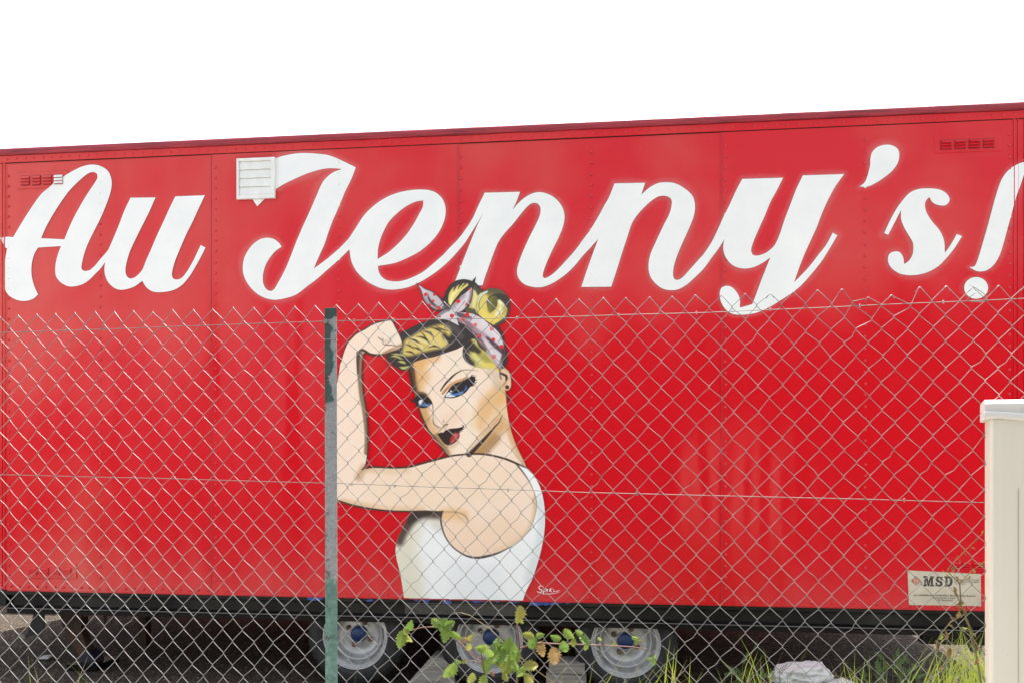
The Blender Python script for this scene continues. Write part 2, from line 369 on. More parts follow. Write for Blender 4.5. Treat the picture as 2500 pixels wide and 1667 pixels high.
# unseen hedge added behind the camera to darken reflections in the gloss paint
hg = empty('reflection_hedge', (4.0, -9.0, 0)); tag(hg, 'tall dark evergreen hedge opposite the painted side of the trailer', 'hedge')
hb_ = MB(); nx, nz_ = 90, 24; vs = []
for j in range(nz_+1):
    for i in range(nx+1):
        x = -12+28*i/nx; z = 5.4*j/nz_; vs.append((x, .35*noise.noise((x*.8, z*.8, 0))+.2*noise.noise((x*2.5, z*2.5, 5))-(.5 if j == nz_ else 0), z+(.5*noise.noise((x*.5, 7, 0)) if j == nz_ else 0)))
hb_.add(vs, [(r*(nx+1)+c, (r+1)*(nx+1)+c, (r+1)*(nx+1)+c+1, r*(nx+1)+c+1) for r in range(nz_) for c in range(nx)]); hb_.box(-12, 16, -1.6, -.55, 0, 5.1)
hb_.build('hedge_core', M['hedge'], hg)
lf_ = MB()
for q in range(7000):
    x = random.uniform(-12, 16); z = random.uniform(0, 5.7); y = .35*noise.noise((x*.8, z*.8, 0))+random.uniform(0, .25)
    a = Vector((random.gauss(0, 1), random.gauss(0, 1), random.gauss(0, 1))).normalized()*.07; b = a.orthogonal().normalized()*.04; c0 = Vector((x, y, z))
    lf_.add([c0-a, c0+b, c0+a, c0-b], [(0, 1, 2, 3)])
tag(lf_.build('hedge_leaves', M['leaf'], hg), kind='stuff')

# ------------------------------------------------------------------ the trailer
tr = empty('box_trailer', (TR.o[0], TR.o[1], 0), -TR.th)
tag(tr, 'long red riveted box trailer with white script lettering and a painted woman', 'trailer')
ZB, ZT = 0.651, 3.948                              # underside and top of the box
UL, UR, DEEP = -4.45, 3.74, 2.50
def U(px, py=900): return TR.at(px, py)[0]
seam = [U(17), U(517), U(1118), U(1763), U(2472)]

# core of the box: far side, ends, floor and roof
MB().box(UL+.01, UR-.01, 0.03, DEEP, ZB+.002, ZT-.03).build('body', M['red_sheen'], tr)
MB().box(UL+.005, UR-.005, 0.012, DEEP+.01, ZT-.028, ZT-.004).build('roof', M['red_sheen'], tr)
# side sheets, lapped at the seams
lap = [0.0, -0.003, 0.0, -0.003]
for i in range(4):
    a, b = seam[i], seam[i+1]
    if lap[i] < 0: a -= .012; b += .012
    nx, nz_ = 40, 60
    x = np.linspace(a, b, nx+1); z = np.linspace(ZB+.001, 3.845, nz_+1)
    vs = []
    for zz in z:
        for xx in x:
            f = math.sin(math.pi*(xx-a)/(b-a))
            d = 0.0016*noise.noise((xx*1.7+9*i, zz*1.1, 3.3))*f
            vs.append((xx, lap[i]+.0012+min(d, .001)*.8, zz))
    fs = [(r*(nx+1)+c, r*(nx+1)+c+1, (r+1)*(nx+1)+c+1, (r+1)*(nx+1)+c) for r in range(nz_) for c in range(nx)]
    k = len(vs); rim = MB(); rim.add(vs, fs)
    rim.box(a, b, lap[i]+.0045, .028, ZB+.001, 3.845)
    # lapped edge of the proud sheets
    if lap[i] < 0:
        for e in (a, b): rim.box(e-.0006, e+.0006, lap[i]+.0008, .02, ZB+.002, 3.844)
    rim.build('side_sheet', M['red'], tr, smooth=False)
for e in seam[1:4]: MB().box(e-.0022, e+.0006, -.0040, .004, ZB+.004, 3.842).build('seam_strip', M['gutter'], tr)
# corner posts with rolled ridges
for a, b, sgn in ((UL, seam[0], 1), (seam[4], UR, -1)):
    cp = MB().box(a, b, -.0015, .06, ZB+.003, 3.846)
    for q, wd in ((.012, .009), (.034, .005), (.075, .008)):
        e = b-q if sgn > 0 else a+q
        cp.box(e-wd, e, -.0075, 0, ZB+.004, 3.844)
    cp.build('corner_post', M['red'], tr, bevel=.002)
# top rail: riveted flat band, then a dark rolled gutter with cracked sealant
MB().extrude_x([(.02, 3.843), (-.006, 3.843), (-.008, 3.846), (-.008, 3.893), (-.006, 3.896), (.02, 3.896)], UL-.004, UR+.004).build('top_rail', M['red_rail'], tr)
prof = [(.02, 3.8965)] + [(-.012-.012*math.sin(t), 3.9215-.0245*math.cos(t)) for t in np.linspace(0.15, math.pi-.35, 7)] + [(-.006, ZT), (.06, ZT), (.06, 3.90)]
MB().extrude_x(prof, UL-.008, UR+.008).build('gutter', M['gutter'], tr, smooth=False)
sl = MB(); 
for k in range(3):
    pts = []; zz = 3.897+.013*k
    for q in np.linspace(UL, UR, 190):
        pts.append((q, -.010-.010*math.sin(k*1.1+.3)-.002, zz+.005*noise.noise((q*3.1, k*7.7, 0))+.004*noise.noise((q*11, k*3, 4))))
    rr = [max(.0008, .003*(noise.noise((q[0]*4, k*5, 9))+.45)) for q in pts]
    sl.tube(pts, rr, 5)
sl.build('sealant_bead', M['gutter'], tr, smooth=True)
MB().box(UL+.01, UR-.01, -.0044, .01, 3.8385, 3.8425).build('rail_shadow_line', M['black'], tr)  # black strip painting the shadow line under the top rail

# ---- lettering, traced as brush outlines
c1 = crop(0, 330, 2334/640); c2 = crop(560, 330, 2334/640); c3 = crop(1100, 330, 2334/640)
c4 = crop(1680, 330, 1533/440); c5 = crop(2060, 230, 1302/440); k = 1
letters = []
letters.append(('A', c1([(5,918,k),(60,910),(122,912,k),(200,780),(290,640),(370,530),(440,470),(500,415),(560,378),(640,330),(720,290),(790,270),(850,268),(910,285),(960,320),(990,375),(998,440),(985,520),(950,620),(900,740),(850,840),(800,940),(770,1010),(745,1090),(728,1185),(738,1206),(765,1215),(800,1208),(850,1165),(895,1110),(940,1060),(970,1022,k),(1010,1060,k),(942,1130,k),(900,1190),(850,1240),(800,1290),(740,1330),(660,1350),(600,1345),(540,1310),(505,1265),(495,1200),(505,1120),(525,1050),(547,992,k),(440,998),(343,1005,k),(310,1060),(290,1130),(283,1210),(290,1280),(310,1350),(342,1422,k),(300,1460),(220,1480),(150,1468),(90,1435),(55,1390),(38,1310),(42,1180),(55,1080),(68,1012,k),(55,1008,k)]),
  [c1([(370,922,k),(410,830),(470,720),(540,610),(620,500),(720,400),(790,345),(835,333),(870,352),(872,385),(840,440),(780,530),(720,630),(660,740),(610,850),(577,932,k)])]))
letters.append(('u', c1([(1166,562,k),(1388,560,k),(1330,690),(1270,810),(1210,930),(1160,1040),(1130,1140),(1120,1210),(1130,1255),(1160,1280),(1200,1272),(1240,1240),(1275,1195),(1300,1130),(1340,1040),(1400,900),(1470,750),(1520,640),(1565,550,k),(1827,540,k),(1770,660),(1720,770),(1660,890),(1600,1030),(1560,1130),(1533,1240),(1540,1275),(1575,1290),(1620,1275),(1670,1215),(1730,1110),(1790,982,k),(1832,1005,k),(1790,1090),(1740,1180),(1690,1260),(1620,1340),(1540,1385),(1420,1402),(1350,1390),(1300,1350),(1270,1300,k),(1210,1345),(1140,1372),(1075,1380),(1020,1362),(965,1310),(940,1250),(933,1190),(942,1130,k),(970,1022,k),(1010,930),(1060,810),(1110,680)]), []))
letters.append(('J', c2([(405,215,k),(480,190),(600,168),(700,165),(800,172),(880,183),(960,212),(1040,250),(1127,292,k),(1090,390),(1040,490),(1000,585),(960,680),(920,770),(880,880),(850,970),(810,1060),(775,1140),(755,1192,k),(860,1115),(960,1030),(1060,930),(1115,850,k),(1160,910,k),(1070,1020,k),(1010,1080),(940,1145),(860,1215),(780,1285),(700,1345),(600,1420),(500,1455),(400,1468),(330,1455),(250,1415),(180,1345),(135,1265),(122,1190),(135,1100),(170,1030),(220,970),(280,930),(340,918),(400,930),(445,965),(468,997,k),(420,1030),(370,1085),(325,1160),(303,1240),(302,1320),(320,1360),(350,1388),(380,1392),(405,1372),(430,1330),(480,1240),(530,1130),(600,950),(660,810),(720,680),(780,540),(830,430),(870,380),(930,335),(1005,307,k),(940,300),(860,302),(760,325),(660,360),(560,405),(480,445),(405,492,k)]), []))
letters.append(('e', c2([(1115,850,k),(1200,720),(1280,640),(1370,575),(1480,525),(1600,497),(1720,490),(1810,503),(1870,540),(1910,595),(1927,670),(1915,760),(1870,860),(1800,950),(1700,1035),(1600,1090),(1480,1140),(1325,1168,k),(1330,1215),(1350,1255),(1390,1290),(1450,1305),(1530,1303),(1620,1275),(1720,1225),(1820,1145),(1900,1075),(1970,1000),(2030,940),(2100,850),(2170,740),(2210,650),(2275,518,k),(2340,600,k),(2270,678,k),(2220,770),(2170,850),(2100,960),(2030,1045),(1970,1110),(1900,1175),(1800,1250),(1700,1310),(1600,1355),(1500,1375),(1430,1378),(1350,1365),(1260,1325),(1190,1275),(1130,1210),(1090,1130),(1070,1020,k)]),
  [c2([(1322,1107,k),(1325,1020),(1350,920),(1390,830),(1430,765),(1500,695),(1580,635),(1660,597),(1728,585,k),(1725,640),(1690,710),(1640,800),(1570,900),(1480,995),(1400,1060)])]))
letters.append(('n', c3([(305,518,k),(618,510,k),(590,590),(553,672,k),(600,615),(670,555),(750,518),(820,515),(900,545),(965,600),(1005,670),(1015,740),(1000,820),(960,920),(910,1020),(860,1130),(830,1210),(820,1260),(832,1277),(880,1262),(950,1205),(1030,1120),(1110,1030),(1180,935),(1250,840),(1310,740),(1370,630),(1410,560),(1460,435,k),(1500,650,k),(1315,928,k),(1250,1000),(1180,1075),(1110,1160),(1040,1230),(960,1290),(880,1335),(800,1358),(720,1352),(650,1325),(605,1275),(592,1220),(605,1150),(650,1030),(710,900),(770,780),(800,700),(798,640),(775,612),(745,606),(700,625),(640,690),(560,790),(480,880),(430,950),(390,1040),(350,1150),(310,1260),(285,1340,k),(160,1345,k),(45,1300,k),(110,1130),(165,990),(230,830),(300,678,k)]), []))
letters.append(('n', c3([(1460,435,k),(1732,430,k),(1715,480),(1697,537,k),(1760,480),(1840,435),(1910,425),(2000,435),(2090,485),(2155,550),(2175,630),(2165,720),(2120,840),(2065,960),(2015,1080),(1985,1180),(1980,1250),(1992,1285),(2015,1295),(2060,1275),(2130,1200),(2220,1100)])
  + c4([(130,1018),(200,912),(250,810),(300,700),(350,600),(410,470),(460,378,k),(520,700,k),(308,888,k),(260,965),(200,1045),(130,1140),(60,1210)])
  + c3([(2180,1265),(2100,1335),(2020,1378),(1950,1383),(1890,1370),(1830,1330),(1780,1265),(1762,1190),(1775,1080),(1830,950),(1900,800),(1950,700),(1970,600),(1955,565),(1920,547),(1860,548),(1800,580),(1730,640),(1650,730),(1610,800),(1570,920),(1530,1040),(1490,1170),(1430,1353,k),(1165,1355,k),(1220,1190),(1270,1050),(1315,928,k)]), []))
letters.append(('y', c4([(460,378,k),(805,368,k),(760,460),(700,570),(650,690),(600,800),(550,920),(533,990),(545,1020),(580,1030),(640,1015),(690,985),(738,935),(780,840),(820,720),(870,590),(920,460),(975,348,k),(1324,337,k),(1250,440),(1190,550),(1140,660),(1090,790),(1040,900),(990,1010),(950,1110),(898,1258,k),(960,1195),(1030,1120),(1100,1030),(1170,940),(1228,835,k),(1266,858,k),(1200,970),(1130,1080),(1050,1180),(960,1280),(880,1345),(780,1410),(680,1470),(560,1518),(440,1530),(370,1520),(310,1475),(275,1410),(268,1345),(285,1300),(330,1285),(375,1300),(415,1345),(438,1400),(438,1470,k),(500,1455),(545,1440,k),(580,1350),(620,1240),(660,1140),(697,1043,k),(640,1085),(560,1125),(480,1138),(400,1122),(340,1075),(305,1010),(297,950),(308,888,k),(345,700)]), []))
letters.append(('apostrophe', c5([(112,672,k),(150,640),(170,590),(187,520),(190,470),(205,420),(250,382),(305,370),(355,378),(390,405),(398,450),(385,505),(345,560),(290,605),(230,645),(170,672)]), []))
letters.append(('s', c5([(290,1008,k),(330,920),(380,830),(420,775),(470,720),(530,692),(600,685),(680,692),(730,715),(760,755),(755,785),(730,807),(680,805),(640,788),(615,748,k),(590,775),(583,815),(600,870),(640,930),(690,990),(720,1060),(727,1150,k),(770,1090),(813,1015,k),(850,1030,k),(800,1110),(740,1185),(680,1245),(600,1290),(510,1310),(420,1305),(360,1275),(325,1235),(316,1190),(330,1155),(365,1140),(400,1145),(425,1180),(433,1232,k),(470,1205),(495,1155),(497,1080),(470,1030),(430,960),(410,900),(412,840,k),(380,900),(318,1020,k)]), []))
letters.append(('exclamation stroke', c5([(905,1252,k),(940,1248),(965,1195),(1000,1080),(1040,940),(1080,790),(1110,690),(1140,615),(1190,550),(1250,512),(1310,495),(1335,510),(1302,575),(1280,640),(1240,750),(1210,860),(1180,970),(1150,1080),(1120,1170),(1080,1235),(1030,1275),(980,1285),(940,1275)]), []))
letters.append(('exclamation dot', c5([(952+86*math.cos(t), 1403+78*math.sin(t)) for t in np.linspace(0, 2*math.pi, 14)[:-1]]), []))
letters.append(('flourish', c2([(200,560,k),(332,560,k),(252,640,k)]), []))

outl = []
for i, (nm, pts, holes) in enumerate(letters):
    loops = [spline(pts)] + [spline(h) for h in holes]; outl.append(loops)
    uv = [[TR.at(*p) for p in lp] for lp in loops]
    tri = tessellate_polygon([[Vector((a, b, 0)) for a, b in lp] for lp in uv])
    flat = [p for lp in uv for p in lp]; off = -.0046-.0003*i
    fs = []
    for t in tri:
        a, b, c_ = (flat[q] for q in t); ar = (b[0]-a[0])*(c_[1]-a[1])-(c_[0]-a[0])*(b[1]-a[1])
        fs.append(tuple(t) if ar > 0 else tuple(t[::-1]))
    o = MB().add([(a, off, b) for a, b in flat], fs).build('letter' if i < 7 or i == 8 else 'punctuation_mark' if i != 11 else 'flourish', M['white'], tr)

# airbrush overspray: a thin mist of white round every letter
st = 4.0
gx = np.arange(-10, 2522, st); gy = np.arange(330, 780, st); GX, GY = np.meshgrid(gx, gy)
mist = np.zeros_like(GX)
for li, loops in enumerate(outl[:-1]):
    lp = loops[0]; x0, y0 = lp.min(0)-40; x1, y1 = lp.max(0)+40
    s_ = (GX > x0) & (GX < x1) & (GY > y0) & (GY < y1)
    d = np.minimum.reduce([seg_dist(q[::2], GX[s_], GY[s_]) for q in loops])
    wd = 5.0 + 5.0*np.clip(np.array([noise.noise((a/90, b/90, 1.7)) for a, b in zip(GX[s_], GY[s_])])+.3, 0, 1.2)
    mist[s_] = np.maximum(mist[s_], (.04 if li < 2 else .12)*np.exp(-(d/wd)**1.3))
use = mist > .012
vid = -np.ones(GX.shape, int); fs = []; keep = np.zeros(GX.shape, bool)
cell = use[:-1, :-1] | use[1:, :-1] | use[:-1, 1:] | use[1:, 1:]
keep[:-1, :-1] |= cell; keep[1:, :-1] |= cell; keep[:-1, 1:] |= cell; keep[1:, 1:] |= cell
vid[keep] = np.arange(keep.sum())
uu, zz = TR.np_at(GX[keep], GY[keep]); ii, jj = np.nonzero(cell)
fs = np.stack([vid[ii+1, jj], vid[ii+1, jj+1], vid[ii, jj+1], vid[ii, jj]], 1)
me = bpy.data.meshes.new('overspray'); me.from_pydata(np.stack([uu, np.full(uu.shape, -.0042), zz], 1).tolist(), [], fs.tolist()); me.materials.append(M['overspray'])
a_ = mist[keep]; a_[a_ < .012] = 0; paint_attr(me, np.stack([a_, a_, a_, np.ones_like(a_)], 1)); link('overspray', me, tr)

# ------------------------------------------------------------------ the painted woman: an airbrush canvas laid on the side sheets
OX, OY, CW, CH = 796, 672, 546, 802
cv = np.zeros((CH, CW, 3)); cov = np.zeros((CH, CW)); rid = np.zeros((CH, CW), int)
YY, XX = np.mgrid[0:CH, 0:CW].astype(float); XX += OX; YY += OY
def window(P, pad):
    x0, y0 = np.floor(P.min(0)-pad-[OX, OY]).astype(int); x1, y1 = np.ceil(P.max(0)+pad-[OX, OY]).astype(int)
    return slice(max(y0, 0), min(y1+1, CH)), slice(max(x0, 0), min(x1+1, CW))
def lay(sl, a, col, region, clip, cover=True):
    if clip is not None: a = a*clip[sl]
    cv[sl] = cv[sl]*(1-a[..., None]) + np.asarray(col, float)*a[..., None]
    if cover:
        cov[sl] = np.maximum(cov[sl], a)
        if region is not None: rid[sl][a > .5] = region
def fill(pts, col, region=None, feather=1.2, alpha=1.0, clip=None, inner=0.0):
    P = spline(pts, step=4); sl = window(P, feather+2); x, y = XX[sl], YY[sl]
    d = seg_dist(P, x, y); d = np.where(inside(P, x, y), -d, d)
    a = np.clip(.5-(d+inner)/feather, 0, 1)*alpha
    lay(sl, a, col, region, clip); m_ = np.zeros((CH, CW)); m_[sl] = a; return m_
def stroke(pts, wd, col, region=None, feather=1.0, alpha=1.0, clip=None, cover=True):
    P = spline(pts, closed=False, step=3); W = np.interp(np.linspace(0, 1, len(P)), np.linspace(0, 1, len(wd)), wd)/2 if hasattr(wd, '__len__') else np.full(len(P), wd/2)
    sl = window(P, W.max()+feather+2); x, y = XX[sl], YY[sl]; best = np.full(x.shape, 1e9)
    for i in range(len(P)-1):
        a, b = P[i], P[i+1]; e = b-a; t = np.clip(((x-a[0])*e[0]+(y-a[1])*e[1])/max(e@e, 1e-9), 0, 1)
        best = np.minimum(best, np.hypot(x-a[0]-t*e[0], y-a[1]-t*e[1])-(W[i]+(W[i+1]-W[i])*t))
    a = np.clip(.5-best/feather, 0, 1)
    if feather > 3: a = np.clip(1-np.maximum(best, 0)/(feather*.8), 0, 1); a = a*a*(3-2*a)
    lay(sl, a*alpha, col, region, clip, cover)
def disc(x, y, r, col, region=None, alpha=1.0):
    fill([(x+r*math.cos(t), y+r*math.sin(t)) for t in np.linspace(0, 2*math.pi, 9)[:-1]], col, region, alpha=alpha)
SKIN, VEST, HAIR, SCARF = 0, 1, 2, 3
skin = (245, 221, 202); dark = (52, 42, 42); brown = (74, 54, 40); tan_ = (214, 168, 112); yel = (226, 208, 116); olive = (150, 142, 70)
fa = crop(820, 660, 4.704); fb = crop(940, 860, 5.6); fc = crop(800, 1080, 3.92); fd = crop(980, 660, 7.84)

# arm
arm_out = [(828,1222),(806,1192),(803,1140),(806,1080),(812,1020),(818,960),(826,926)]
fist = fa([(40,1180),(60,1040),(95,930),(140,830),(180,790),(240,730),(330,680),(430,620),(540,590),(640,578,1),(690,660),(740,760),(768,830),(762,880,1),(690,920),(600,950),(530,970),(440,970),(380,955),(335,940),(318,965,1),(308,1060),(304,1180),(308,1300),(320,1411)])
inner_arm = [(896,1010),(899,1063),(898,1105),(893,1135,1),(887,1144,1)]
armM = fill(arm_out + fist + inner_arm + fc([(500,237),(640,242),(780,234),(900,202),(1050,162),(1200,127),(1350,112),(1450,110),(1560,122),(1700,157),(1800,197),(1870,280),(1930,370),(1980,480),(2000,570),(1995,650),(1970,750),(1920,850),(1840,930),(1740,1000),(1640,1050),(1520,1085),(1420,1098),(1330,1080),(1250,1035),(1190,985),(1130,900),(1095,800),(1085,720),(1100,660,1),(900,655),(760,655),(600,650),(450,635),(330,615),(220,590)]), skin, SKIN)
# vest
vestM = fill(fc([(830,650),(760,740),(710,830),(670,930),(652,1010),(660,1100),(685,1200),(705,1300),(735,1496,1),(1300,1500,1),(1868,1512,1),(1900,1420),(1960,1300),(2010,1150),(2050,1000),(2075,850),(2083,720),(2075,600),(2050,470),(2010,370),(1960,290),(1910,240,1),(1800,195,1),(1870,280),(1930,370),(1980,480),(2000,570),(1995,650),(1970,750),(1920,850),(1840,930),(1740,1000),(1640,1050),(1520,1085),(1420,1098),(1330,1080),(1250,1035),(1190,985),(1130,900),(1095,800),(1085,720),(1100,660,1)]), (240, 243, 244), VEST)
stroke(fc([(720,860),(690,1000),(720,1200),(760,1480)]), 40, (222, 217, 196), VEST, 60, .9, vestM, False)
stroke(fc([(900,700),(1000,680),(1080,760)]), 20, (206, 202, 188), VEST, 30, .7, vestM, False)
stroke(fc([(1110,640),(900,650),(800,720),(720,850),(690,940)]), [26, 22, 16, 10, 3], (66, 48, 40), VEST, 22, .95, vestM, False)
stroke(fc([(1000,640),(880,665),(780,745)]), [12, 14, 6], (44, 34, 32), VEST, 12, .9, vestM, False)
for q in range(6):
    stroke(fc([(1230+q*70,1180+q*12),(1220+q*80,1300),(1240+q*70,1440)]), 16, (230, 234, 237), VEST, 26, .5, vestM, False)
stroke(fc([(2030,560),(2060,760),(2020,1000),(1930,1300)]), 6, (208, 213, 218), VEST, 22, .6, vestM, False)
# face, neck and ear
faceM = fill(fb([(355,200),(370,300),(390,420),(412,540),(440,680),(470,760),(500,860),(550,970),(610,1080),(690,1170),(750,1250),(810,1330),(850,1390),(900,1412,1),(1100,1400),(1450,1400),(1640,1450),(1780,1500),(1935,1575,1),(1900,1480),(1830,1340),(1770,1200),(1720,1040),(1690,900),(1670,760),(1660,650),(1650,520),(1640,400),(1580,240),(1400,150),(1250,40),(1095,-110),(950,-60),(700,30),(480,90)]), skin, SKIN)
clipF = faceM
for pts, wd, col, f, al in (
    ([(380,130),(400,300),(425,460),(470,640),(520,860),(600,1040),(720,1180),(850,1360)], 9, tan_, 30, .9),
    ([(440,150),(470,250),(500,330)], 14, (222, 168, 98), 34, .75),
    ([(700,70),(560,110),(440,170)], 6, (224, 172, 108), 20, .8),
    ([(1620,520),(1500,620),(1420,700),(1340,830),(1260,960)], 16, (222, 172, 108), 34, .85),
    ([(1620,640),(1600,760),(1600,860)], 14, (224, 178, 116), 26, .6),
    ([(1560,1000),(1440,1150),(1330,1280),(1250,1350)], 16, (206, 158, 100), 30, .9),
    ([(1500,1180),(1350,1330),(1260,1385)], 6, (150, 108, 66), 24, .6),
    ([(1690,1000),(1740,1180),(1820,1360),(1900,1500)], 4, (206, 160, 106), 14, .8),
    ([(1450,250),(1520,330),(1540,450)], 8, (196, 178, 150), 18, .6),
    ([(1080,720),(1100,840),(1120,950)], 24, (244, 228, 208), 36, .8),
    ([(900,180),(1050,120)], 22, (244, 228, 208), 36, .6),
    ([(1200,1120),(1080,1260),(960,1350)], 14, (246, 230, 210), 26, .7),
    ([(560,640),(520,800),(560,930)], 4, (190, 140, 84), 22, .55),
    ([(880,940),(1000,860)], 14, (242, 206, 180), 30, .6)):
    stroke(fb(pts), wd, col, None, f, al*.86, clipF, False)
stroke(fb([(352,200),(368,300),(388,420),(410,520)]), [9, 8, 6, 4], (58, 38, 24), SKIN, 7, .95, None)
stroke(fb([(470,760),(500,860),(550,970),(610,1080),(690,1170),(750,1250),(810,1330),(860,1400)]), [3, 5, 5, 4, 5, 6, 7, 6], brown, SKIN, 3, .95)
stroke(fb([(362,240),(385,420),(420,560)]), 5, (96, 62, 34), SKIN, 16, .8, clipF, False)
stroke(fb([(690,1160),(760,1250),(850,1380)]), 4, (140, 100, 62), SKIN, 14, .8, clipF, False)
# jaw line
stroke(fb([(1610,850),(1560,950),(1500,1015),(1420,1110),(1330,1210),(1230,1310),(1150,1392)]), [1, 3, 5, 7, 9, 11, 13], (60, 42, 34), SKIN, 2)
stroke(fb([(1560,930),(1420,1080),(1280,1220),(1130,1370)]), [1, 2, 3, 3], (232, 222, 205), SKIN, 3, .8, clipF, False)
stroke(fb([(1640,500),(1655,600),(1668,740),(1690,900),(1720,1040),(1770,1200),(1830,1340),(1900,1480),(1930,1560)]), [2, 2, 1.4, 1.2, 1.2, 1.4, 1.6, 2, 2], (176, 116, 70), SKIN, 2, .8)
for q in range(9):
    stroke(fb([(1660+q*2,545+q*8),(1680+q*5,590+q*12),(1690+q*6,640+q*9)]), [1.6, 1.2, .4], dark, HAIR, 1.2, .9)
# shoulder and arm shading
for pts, wd, col, f, al in (
    ([(1110,690),(1200,680),(1290,700)], 10, (226, 180, 122), 26, .8),
    ([(380,245),(520,262),(760,262)], 4, (206, 172, 130), 18, .6),
    ([(150,560),(330,600),(600,630),(900,640)], 3, (218, 180, 134), 16, .7),
    ([(1990,520),(1985,680),(1930,830),(1800,940),(1600,1050)], 2, (214, 180, 140), 14, .7),
    ([(600,430),(900,420),(1300,380),(1600,380)], 60, (241, 216, 188), 60, .6),
    ([(1280,900),(1500,960),(1700,880)], 50, (240, 208, 178), 60, .6),
    ([(350,240),(320,290),(300,330)], 6, (196, 158, 116), 16, .7)):
    stroke(fc(pts), wd, col, None, f, al, armM, False)
stroke(fa([(290,960),(282,1060),(284,1200),(300,1411)])+[(892,1010),(896,1063),(894,1105)], [8, 8, 7, 6, 4, 3], (120, 98, 68), SKIN, 7, .85, armM, False)
stroke(fa([(262,950),(256,1050),(258,1180)]), [6, 4, 1], (70, 54, 44), SKIN, 4, .9, armM, False)
stroke(fa([(318,965),(308,1060),(304,1180),(308,1300),(320,1411)])+[(896,1010),(899,1063),(898,1105),(893,1135),(884,1146)], [2, 3, 3, 3, 4, 4, 3.5, 3, 2], brown, SKIN, 1.6)
stroke(fa([(265,945),(290,915),(335,925),(380,955),(440,970),(530,970),(600,950)]), [5, 6, 6, 5, 5, 5, 4], (66, 48, 40), SKIN, 2)
stroke(fa([(560,960),(640,930),(720,890),(765,850)]), [4, 8, 10, 5], (170, 120, 76), SKIN, 8, .8, armM, False)
stroke(fa([(60,1060),(95,930),(140,830),(180,790),(240,730),(330,680),(430,620),(540,590),(640,578),(690,660),(740,760),(768,830)]), [2, 3, 3, 2, 2.4, 3, 3, 2.6, 3, 3.4, 3, 3], (60, 44, 38), SKIN, 1.5)
stroke(fa([(490,770),(545,820),(555,850),(640,860),(720,868),(765,860)]), [1.5, 2.4, 2, 2.5, 3, 4], (90, 62, 46), SKIN, 1.5)
stroke(fa([(545,780),(548,840)]), [1.2, 2], (110, 78, 56), SKIN, 1.4)
stroke(fa([(560,825),(620,800),(660,760)]), 3, (212, 196, 178), SKIN, 10, .8, armM, False)
stroke(fa([(600,640),(700,800)]), 16, (240, 228, 208), SKIN, 30, .6, armM, False)
# limb outlines
stroke(fc([(335,255),(370,230),(500,233),(640,238),(780,230),(900,198),(1050,158),(1200,123),(1350,108),(1450,106),(1560,118),(1700,153),(1800,193),(1912,242)]), [2, 4, 4, 4, 4.4, 4.6, 4.6, 4.2, 4, 4.4, 4.4, 5, 5, 2.5], (62, 44, 36), SKIN, 1.6)
stroke(fc([(1800,195),(1870,280),(1930,370),(1980,480),(2000,570),(1995,650)]), [4, 3.4, 2.2, 1.4, 1.2, .8], (70, 52, 44), SKIN, 1.4, .9)
stroke(fc([(1995,650),(1970,750),(1920,850),(1840,930),(1740,1000)]), 1.2, (150, 140, 136), SKIN, 2, .8)
stroke(fc([(1100,655),(1085,720),(1095,800),(1130,900),(1190,985),(1250,1035),(1330,1080),(1420,1098),(1520,1085),(1640,1050),(1760,990)]), [4.5, 4, 3.4, 3, 3, 3.6, 5, 6, 5, 3, 1.5], (64, 56, 62), SKIN, 1.8)
stroke(fc([(105,552),(220,590),(330,615),(450,635),(600,650),(760,655),(900,655),(1100,657)]), [4, 4.4, 4.4, 4, 3.4, 3.4, 3.4, 3], (62, 44, 38), SKIN, 1.6)
stroke(fc([(1110,660),(1220,662),(1290,680),(1335,720),(1345,762)]), [1.5, 1.4, 2, 2.6, 2.2], (128, 110, 84), SKIN, 2.4, .9)

# hair
fill(fa([(1340,590),(1560,640),(1820,650),(1910,760),(1945,950),(1945,1080),(1885,1150),(1800,1100),(1650,1060),(1490,860)]), (62, 50, 52), HAIR)
hairM = fill(fa([(762,830,1),(745,725),(830,680),(930,630),(1030,590),(1140,570),(1250,572),(1340,588),(1450,600),(1560,660),(1610,730),(1570,800),(1490,850),(1400,902),(1300,937),(1150,987),(1000,1022),(895,1062),(872,1112),(820,1145),(750,1147),(690,1112),(630,1062),(597,1012),(588,962),(650,930),(710,912),(762,872)]), dark, HAIR)
def lock(pts, wd, col, al=1.0, f=2.2, reg=HAIR, cl=None): stroke(pts, wd, col, reg, f, al, cl)
fill(fa([(800,800),(870,760),(960,705),(1060,665),(1160,632),(1240,625),(1300,650),(1330,720),(1300,760),(1250,720),(1225,740),(1240,790),(1290,840),(1260,880),(1180,900),(1080,925),(980,950),(900,975),(820,985),(770,960),(770,900)]), (214, 190, 104), HAIR, 9, 1, hairM)
fill(fa([(980,760),(1080,700),(1180,720),(1220,790),(1240,860),(1150,890),(1040,830)]), (226, 206, 124), HAIR, 14, .8, hairM)
for (x0, y0, x1, y1, x2, y2, w0) in ((840,790,900,800,980,850,5),(930,760,1020,780,1090,850,6),(1000,700,1080,720,1130,770,6),(1090,660,1170,680,1240,730,6),(790,850,840,860,900,900,4),(880,880,950,900,1010,940,5),(1060,890,1130,870,1200,890,5),(800,930,870,940,920,975,5),(960,700,1010,740,1050,800,3),(1150,640,1220,680,1290,700,4)):
    stroke(fa([(x0, y0), (x1, y1), (x2, y2)]), [.4, w0, .4], (56, 46, 38), HAIR, 3, .95, hairM)
for (x0, y0, x1, y1, x2, y2, w0) in ((870,770,960,800,1040,840,4),(900,830,960,850,1010,905,3),(1240,760,1270,820,1300,850,3),(1010,800,1070,850,1110,870,3)):
    stroke(fa([(x0, y0), (x1, y1), (x2, y2)]), [.4, w0, .4], (240, 232, 190), HAIR, 3, .9, hairM)
